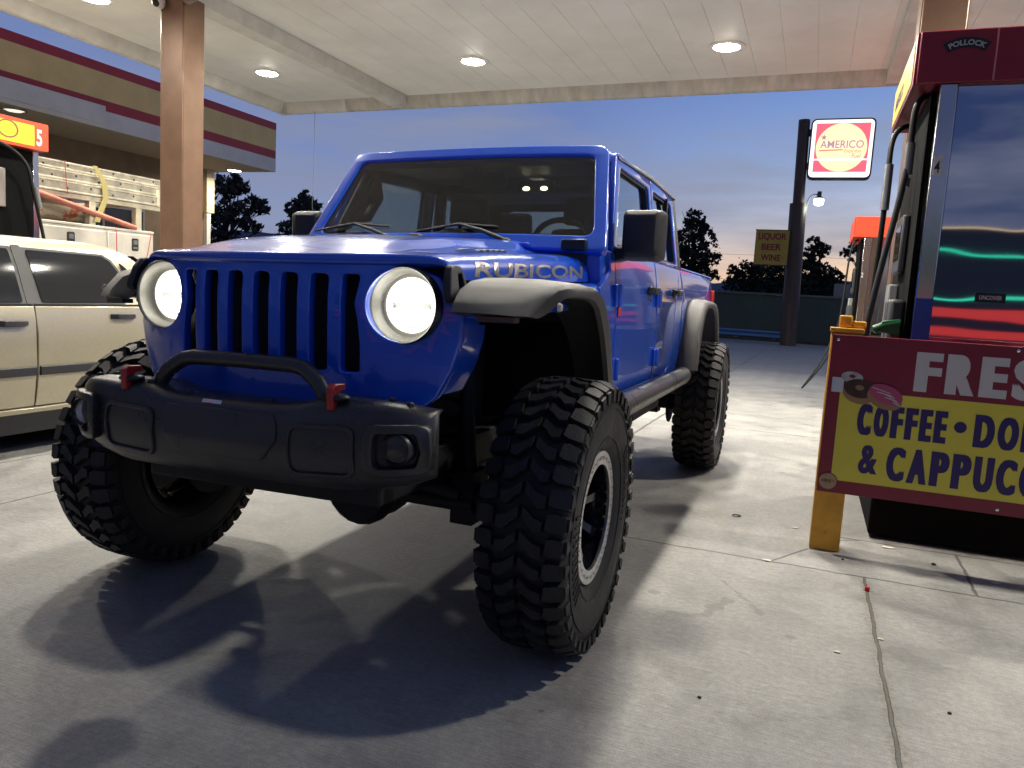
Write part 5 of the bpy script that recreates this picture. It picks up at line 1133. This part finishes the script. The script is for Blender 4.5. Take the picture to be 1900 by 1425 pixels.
lq = root('liquor_sign', (.1, 25.7, 2.7), 'square yellow sign reading LIQUOR BEER WINE on the pole', 'sign')
MB().box(-.41, .68, 25.58, 25.68, 2.74, 3.90).build('panel', mat('liquor_yellow', (.55, .38, .055), .5, nscale=3, namt=.12), lq, bevel=.004)
MB().box(-.43, .70, 25.60, 25.70, 3.90, 3.93).box(-.43, .70, 25.60, 25.70, 2.71, 2.74).build('frame', POLE, lq)
for s_, z in (('LIQUOR', 3.60), ('BEER', 3.24), ('WINE', 2.88)):
    q = text(s_, 1.0, lambda *p: p, .003, .03); mx = max(v[0] for v in q.v); mn = min(v[0] for v in q.v); mz = max(v[1] for v in q.v); wd = .92 if s_ == 'LIQUOR' else .64
    q.xf(lambda a, b, c: (.135-wd/2+(a-mn)/(mx-mn)*wd, 25.577-c, z+b/mz*.21)).build('lettering', mat('liquor_red', (.26, .02, .03), .5), lq, flat=True)
gl_ = root('gooseneck_lamp', (1.1, 25.9, 4.4), 'lit gooseneck lamp on the side of the sign pole', 'lamp')
MB().tube(bez((1.12, 25.9, 4.4), (1.12, 25.9, 5.0), (1.18, 25.9, 5.18), (1.44, 25.9, 5.16)), .022, 8).build('arm', mat('lamp_arm_grey', (.4, .4, .4), .4, .5), gl_)
MB().lathe([(.07, .16), (.07, .0), (.13, -.04), (.14, -.08)], (1.50, 25.9, 5.10), 'z', 20, cap=True).build('housing', mat('lamp_housing', (.09, .09, .09), .5), gl_)
MB().lathe([(.15, -.08), (.165, -.14), (.15, -.26), (.10, -.30), (.0001, -.31)], (1.50, 25.9, 5.10), 'z', 20).build('globe', mat('lamp_globe', (1, 1, 1), .3, emit=(.90, 1.0, .88), estr=6), gl_)
lo = bpy.data.objects.new('lamp_light', bpy.data.lights.new('lamp_light', 'POINT')); lo.data.energy = 25; lo.data.color = (.88, 1, .86); lo.data.shadow_soft_size = .15; C.objects.link(lo); lo.parent = gl_; lo.location = (.42, 0, .30)
nb = root('notice_board', (2.75, 30, 0), 'pale square notice board standing behind the green wall', 'notice board')
MB().box(2.36, 3.10, 30.2, 30.24, 1.6, 2.35).build('panel', mat('board_grey', (.22, .23, .25), .6), nb); MB().box(2.45, 2.52, 30.24, 30.3, 0, 2.3).box(2.95, 3.02, 30.24, 30.3, 0, 2.3).build('legs_frame', POLE, nb)
up_ = root('utility_pole', (-4.6, 75, 0), 'distant wooden utility pole with a crossarm', 'utility pole')
MB().tube([(-3.2, 75, 0), (-3.2, 75, 6.7)], .11, 10).build('pole', DARK, up_); MB().box(-3.9, -2.5, 74.95, 75.05, 6.0, 6.12).build('crossarm', DARK, up_)
tag(MB().tube([(-60, 76, 7.4), (-30, 76, 6.2), (-3.2, 75, 6.15), (25, 74, 6.0), (60, 74, 7)], .012, 5).build('power_line', DARK), 'thin power line crossing the sunset sky', 'power line')
dl = root('street_lamp', (-1.75, 60, 0), 'tiny bright street lamp far beyond the wall', 'street lamp')
MB().tube([(-3.6, 60, 0), (-3.6, 60, 2.2)], .05, 8).build('pole', DARK, dl); MB().sphere((-3.6, 59.9, 2.25), .14, n=10).build('globe', mat('far_lamp', (1, 1, 1), .3, emit=(1, .97, .85), estr=9), dl)

# ------------------------------------------------------------------ TREES
def leafmat(n, c): return mat(n, c, .7, nscale=1.5, namt=.4)
LF = [leafmat('leaf_dark', (.018, .026, .016)), leafmat('leaf_olive_lit', (.058, .056, .050)), leafmat('leaf_grey_lit', (.042, .055, .052))]  # olive and grey leaves are lightened: lamp light put into their colour
BARK = mat('bark', (.035, .028, .022), .9, nscale=4, namt=.3)
def tree(name, x, y, blobs, nl, ls, label, mt, trunk=.14, seed=1, asp=2.2, group='trees beyond the lot'):
    rnd = random.Random(seed); t = root(name, (x, y, 0), label, 'tree', group)
    tr = MB(); zt = max(b[2] for b in blobs); zl = min(b[2]-b[3] for b in blobs); zs = max(.4, zl*.8)
    tr.tube([(x, y, 0), (x+rnd.uniform(-.1, .1), y, zs*.6), (x+rnd.uniform(-.15, .15), y, lerp(zs, zt, .35)), (x+rnd.uniform(-.2, .2), y, lerp(zs, zt, .8))], [trunk*1.2, trunk, trunk*.75, trunk*.3], 8)
    lf = MB(); tot = sum(b[3]**2 for b in blobs)
    for bx_, by_, bz_, br in blobs:
        p0 = Vector((x, y, lerp(zs, min(zt, bz_), .45))); p1 = Vector((bx_, by_, bz_)); md = (p0+p1)/2+Vector((rnd.uniform(-.2, .2), rnd.uniform(-.2, .2), .15*br))
        tr.tube([p0, md, p1], [trunk*.5, trunk*.3, trunk*.1], 6)
        for k in range(5):
            e = p1+Vector((rnd.gauss(0, 1), rnd.gauss(0, 1), rnd.gauss(0, .8))).normalized()*br*rnd.uniform(.6, 1.05); tr.tube([md.lerp(p1, .7), md.lerp(e, .6), e], [trunk*.16, trunk*.1, trunk*.04], 5)
        n = int(nl*br**2/tot)
        # leaf clumps: small sprays spread unevenly in the blob
        nc = max(4, n//16)
        for c in range(nc):
            d = Vector((rnd.gauss(0, 1), rnd.gauss(0, 1), rnd.gauss(0, 1))).normalized()*br*rnd.uniform(.25, 1.02)**.6
            d.z *= .82; cc = p1+d; cr = br*rnd.uniform(.12, .26)
            for k in range(16):
                q = cc+Vector((rnd.gauss(0, 1), rnd.gauss(0, 1), rnd.gauss(0, .8)))*cr*.55
                a = Vector((rnd.gauss(0, 1), rnd.gauss(0, 1), rnd.gauss(0, 1)-.3)).normalized(); b = a.cross(Vector((rnd.gauss(0, 1), rnd.gauss(0, 1), rnd.gauss(0, 1)))).normalized()
                s_ = ls*rnd.uniform(.6, 1.3); a *= s_*asp/2; b *= s_/2
                lf.add([q-a, q+b*.9, q+a, q-b*.9], [(0, 1, 2, 3)])
    tr.build('trunk', BARK, t, ang=60); lf.build('crown', mt, t, flat=True)
rb2 = random.Random(11)
# right of the pickup: tall dark conifer-like tree, low mass, poplar-like, thin gum
tree('tall_tree', -4.6, 40, [(-4.9, 40, 5.9, .55), (-4.75, 40.2, 5.2, .75), (-4.2, 40, 5.3, .45), (-4.1, 39.8, 4.6, .70), (-5.3, 40, 4.4, .9), (-4.6, 40.2, 3.6, 1.1), (-3.75, 40, 3.7, .55), (-3.9, 40, 2.8, .7), (-5.2, 40, 2.6, 1.1), (-4.25, 40, 5.75, .22)], 7000, .12, 'tall dark tree rising right behind the pickup bed', LF[0], .2, 3, 1.8)
tree('bushy_tree', -2.0, 41, [(-2.5, 41, 2.9, .55), (-1.9, 41.2, 3.1, .7), (-1.2, 41, 3.2, .75), (-.5, 41, 3.1, .7), (.2, 41, 3.1, .8), (-2.1, 41, 2.2, .9), (-1, 41, 2.2, 1.0), (0, 41, 2.2, 1.0), (-2.6, 41, 3.4, .18)], 6500, .11, 'broad dark bushy tree below the liquor sign', LF[0], .16, 5, 1.8)
tree('leafy_tree', 1.7, 40, [(1.5, 40, 4.7, .42), (1.15, 40, 4.2, .40), (1.75, 40.2, 4.35, .48), (1.35, 40, 3.6, .5), (1.0, 40, 3.1, .6), (2.0, 40, 3.2, .6), (2.6, 40, 2.9, .5), (1.5, 40, 2.5, .8), (2.4, 40, 2.3, .8), (.7, 40, 2.4, .6), (3.0, 40, 2.6, .25)], 6500, .11, 'leafy dark tree just right of the sign pole', LF[0], .16, 7, 1.8)
tree('thin_tree', 3.55, 40, [(3.5, 40, 5.1, .32), (3.15, 40, 4.35, .30), (2.85, 40, 4.25, .28), (3.75, 40, 4.6, .45), (4.0, 40, 4.0, .5), (3.3, 40.1, 4.75, .22), (3.2, 40, 3.9, .15)], 2000, .10, 'thin tree with sparse tufted crown beside the far pump', LF[2], .07, 9, 1.9)
tree('hedge_tree', 5.5, 41, [(4.6, 41, 2.6, .7), (5.6, 41, 3.2, 1.0), (6.8, 41, 2.8, 1.0)], 3000, .12, 'dark tree hidden mostly behind the far fuel pump', LF[0], .14, 13, 1.8)
# behind the store end
tree('spreading_tree', -24.2, 26.6, [(-24.2, 26.6, 5.4, .7), (-23.5, 26.6, 5.5, .55), (-22.6, 26.7, 4.6, .55), (-23.3, 26.5, 4.1, .65), (-22.3, 26.7, 4.35, .32), (-24.5, 26.5, 4.2, .8), (-22.9, 26.6, 3.75, .40), (-22.3, 26.6, 3.45, .3), (-23.9, 26.5, 3.0, .5), (-24.7, 26.5, 3.0, .8), (-23.4, 26.5, 2.6, .5)], 5200, .12, 'loose spreading tree just past the store corner', LF[1], .12, 21, 2.4)
tree('round_tree', -20.4, 27.4, [(-20.5, 27.4, 4.85, .45), (-20.1, 27.4, 4.6, .5), (-20.9, 27.4, 4.5, .5), (-20.5, 27.5, 4.0, .8), (-20.0, 27.3, 3.6, .6), (-21.1, 27.3, 3.5, .6), (-20.5, 27.4, 3.0, .9), (-21.4, 27.3, 2.9, .4), (-20.4, 27.4, 5.2, .2)], 5200, .12, 'rounded dark tree left of the pickup windshield', LF[2], .12, 23, 2.0)
tree('low_tree', -22.3, 29, [(-22.9, 29, 2.6, .7), (-22.0, 29, 2.5, .7), (-21.2, 29, 2.4, .6), (-23.6, 29, 2.4, .7)], 2600, .12, 'low shadowy tree between the store corner and the round tree', LF[2], .1, 25, 2.0)
# ------------------------------------------------------------------ HILLS
hm_ = MB(); hrn = random.Random(4); ring0 = []; ring1 = []; ring2 = []
ph = [hrn.uniform(0, 6.28) for _ in range(9)]
for i in range(241):
    a = R(-80+160*i/240); D_ = 1500
    h = 28+sum(math.sin(a*f_+ph[j])*am_ for j, (f_, am_) in enumerate(((3, 9), (7, 8), (13, 6), (29, 5), (53, 3), (97, 2.0), (181, 1.2))))
    h += 58*math.exp(-((math.degrees(a)+40.5)/3.4)**2)+42*math.exp(-((math.degrees(a)+36.0)/2.0)**2)+16*math.exp(-((math.degrees(a)+2)/4)**2)
    h = max(10, h); s_, c_ = math.sin(a), math.cos(a)
    ring0.append((s_*D_*.93, c_*D_*.93, -1)); ring1.append((s_*D_*.97, c_*D_*.97, h*.55+2*math.sin(i*1.7))); ring2.append((s_*D_, c_*D_, h)); 
ring3 = [(x*1.12, y*1.12, -1) for x, y, z in ring2]
hl_ = hm_.loft([ring0, ring1, ring2, ring3], closed=False).build('hills', mat('hill_air_blue', (.085, .11, .17), .9, nscale=.01, namt=.25), ang=80); hl_['kind'] = 'structure'  # blue haze of the distant air is put into the hill colour
# ------------------------------------------------------------------ shop across the street (seen mirrored in the pump steel and the pickup doors)
NS = root('corner_shop', (6, -34, 0), 'dark shop across the street with green lit strips, seen mirrored in the steel', 'shop')
MB().box(-6, 22, -40, -34, 0, 5.4).build('wall', mat('shop_wall', (.10, .10, .11), .8), NS)
NG = mat('strip_green', (.02, .3, .2), .4, emit=(.04, .70, .42), estr=1.1); NR_ = mat('strip_red', (.4, .03, .03), .4, emit=(.80, .055, .05), estr=.6); NY_ = mat('strip_warm', (.5, .4, .2), .4, emit=(.9, .62, .32), estr=.8)
MB().box(-6, 22, -34.02, -33.98, 4.22, 4.30).build('lit_strip', NG, NS, flat=True); MB().box(-6, 22, -34.02, -33.98, 2.22, 2.34).build('lit_strip', NG, NS, flat=True)
MB().box(-6, 22, -34.02, -33.98, 1.25, 1.70).build('lit_sign', NR_, NS, flat=True); MB().box(-6, 22, -34.02, -33.98, .35, .75).build('lit_sign', NR_, NS, flat=True)
MB().box(-6, 22, -34.02, -33.98, 5.38, 5.44).build('roof_light', NY_, NS, flat=True)
# ------------------------------------------------------------------ LITTER
tag(MB().lathe([(.022, 0), (.027, .003), (.022, .006), (.0185, .003), (.022, 0)], (1.35, 2.15, .002), 'z', 24).build('rubber_ring', BLK), 'small black rubber ring lying on the concrete', 'ring')
tag(MB().lathe([(.011, 0), (.012, .012), (.009, .018), (.0001, .018)], (2.02, 1.18, .001), 'z', 14).build('bottle_cap', mat('cap_red', (.60, .03, .03), .4)), 'small red cap lying in the concrete joint', 'cap')
PAP = mat('paper_scrap', (.62, .58, .46), .8)
lr = random.Random(8)
def scrap(x, y, s, lab, mt=PAP):
    n = 7; o_ = [(x+s*(.7+.5*lr.random())*math.cos(2*math.pi*k/n)*1.5, y+s*(.7+.5*lr.random())*math.sin(2*math.pi*k/n)) for k in range(n)]
    mb = MB().add([(a, b, .003+lr.random()*s*.25) for a, b in o_]+[(x, y, .006+s*.2)], [(k, (k+1) % n, n) for k in range(n)]); tag(mb.build('paper_scrap', mt, flat=True), lab, 'litter', 'litter scraps on the concrete')
scrap(1.57, 1.375, .018, 'white scrap at the meeting of two concrete joints left of the yellow post'); scrap(1.69, 2.08, .014, 'pale scrap against the foot of the yellow post')
scrap(2.17, 2.16-.20, .022, 'long pale scrap under the coffee sign'); scrap(2.62, 1.62, .016, 'pale scrap on the slab right under the sign')
scrap(1.87, .41, .010, 'tiny white scrap alone on the front slab'); scrap(2.035, .62, .009, 'tiny pale scrap in the dirty joint'); scrap(-.55, -.12, .008, 'tiny white fleck in the tyre shadow at left')
scrap(-2.35, .12, .022, 'thin pale scrap on the slab beside the sedan')
def stone(x, y, s, lab): tag(MB().sphere((x, y, s*.5), s, s*.8, s*.6, 8, 5).build('pebble', mat('pebble_dark', (.05, .045, .04), .8), ang=80), lab, 'pebble', 'dark pebbles on the concrete')
stone(2.37, 1.77, .012, 'dark pebble on the pale slab below the coffee sign'); stone(1.44, -.18, .007, 'tiny dark pebble on the front slab near the tyre'); stone(1.93, 1.60, .008, 'dark pebble just right of the yellow post'); stone(2.20, .10, .007, 'tiny dark pebble right of the dirty joint')
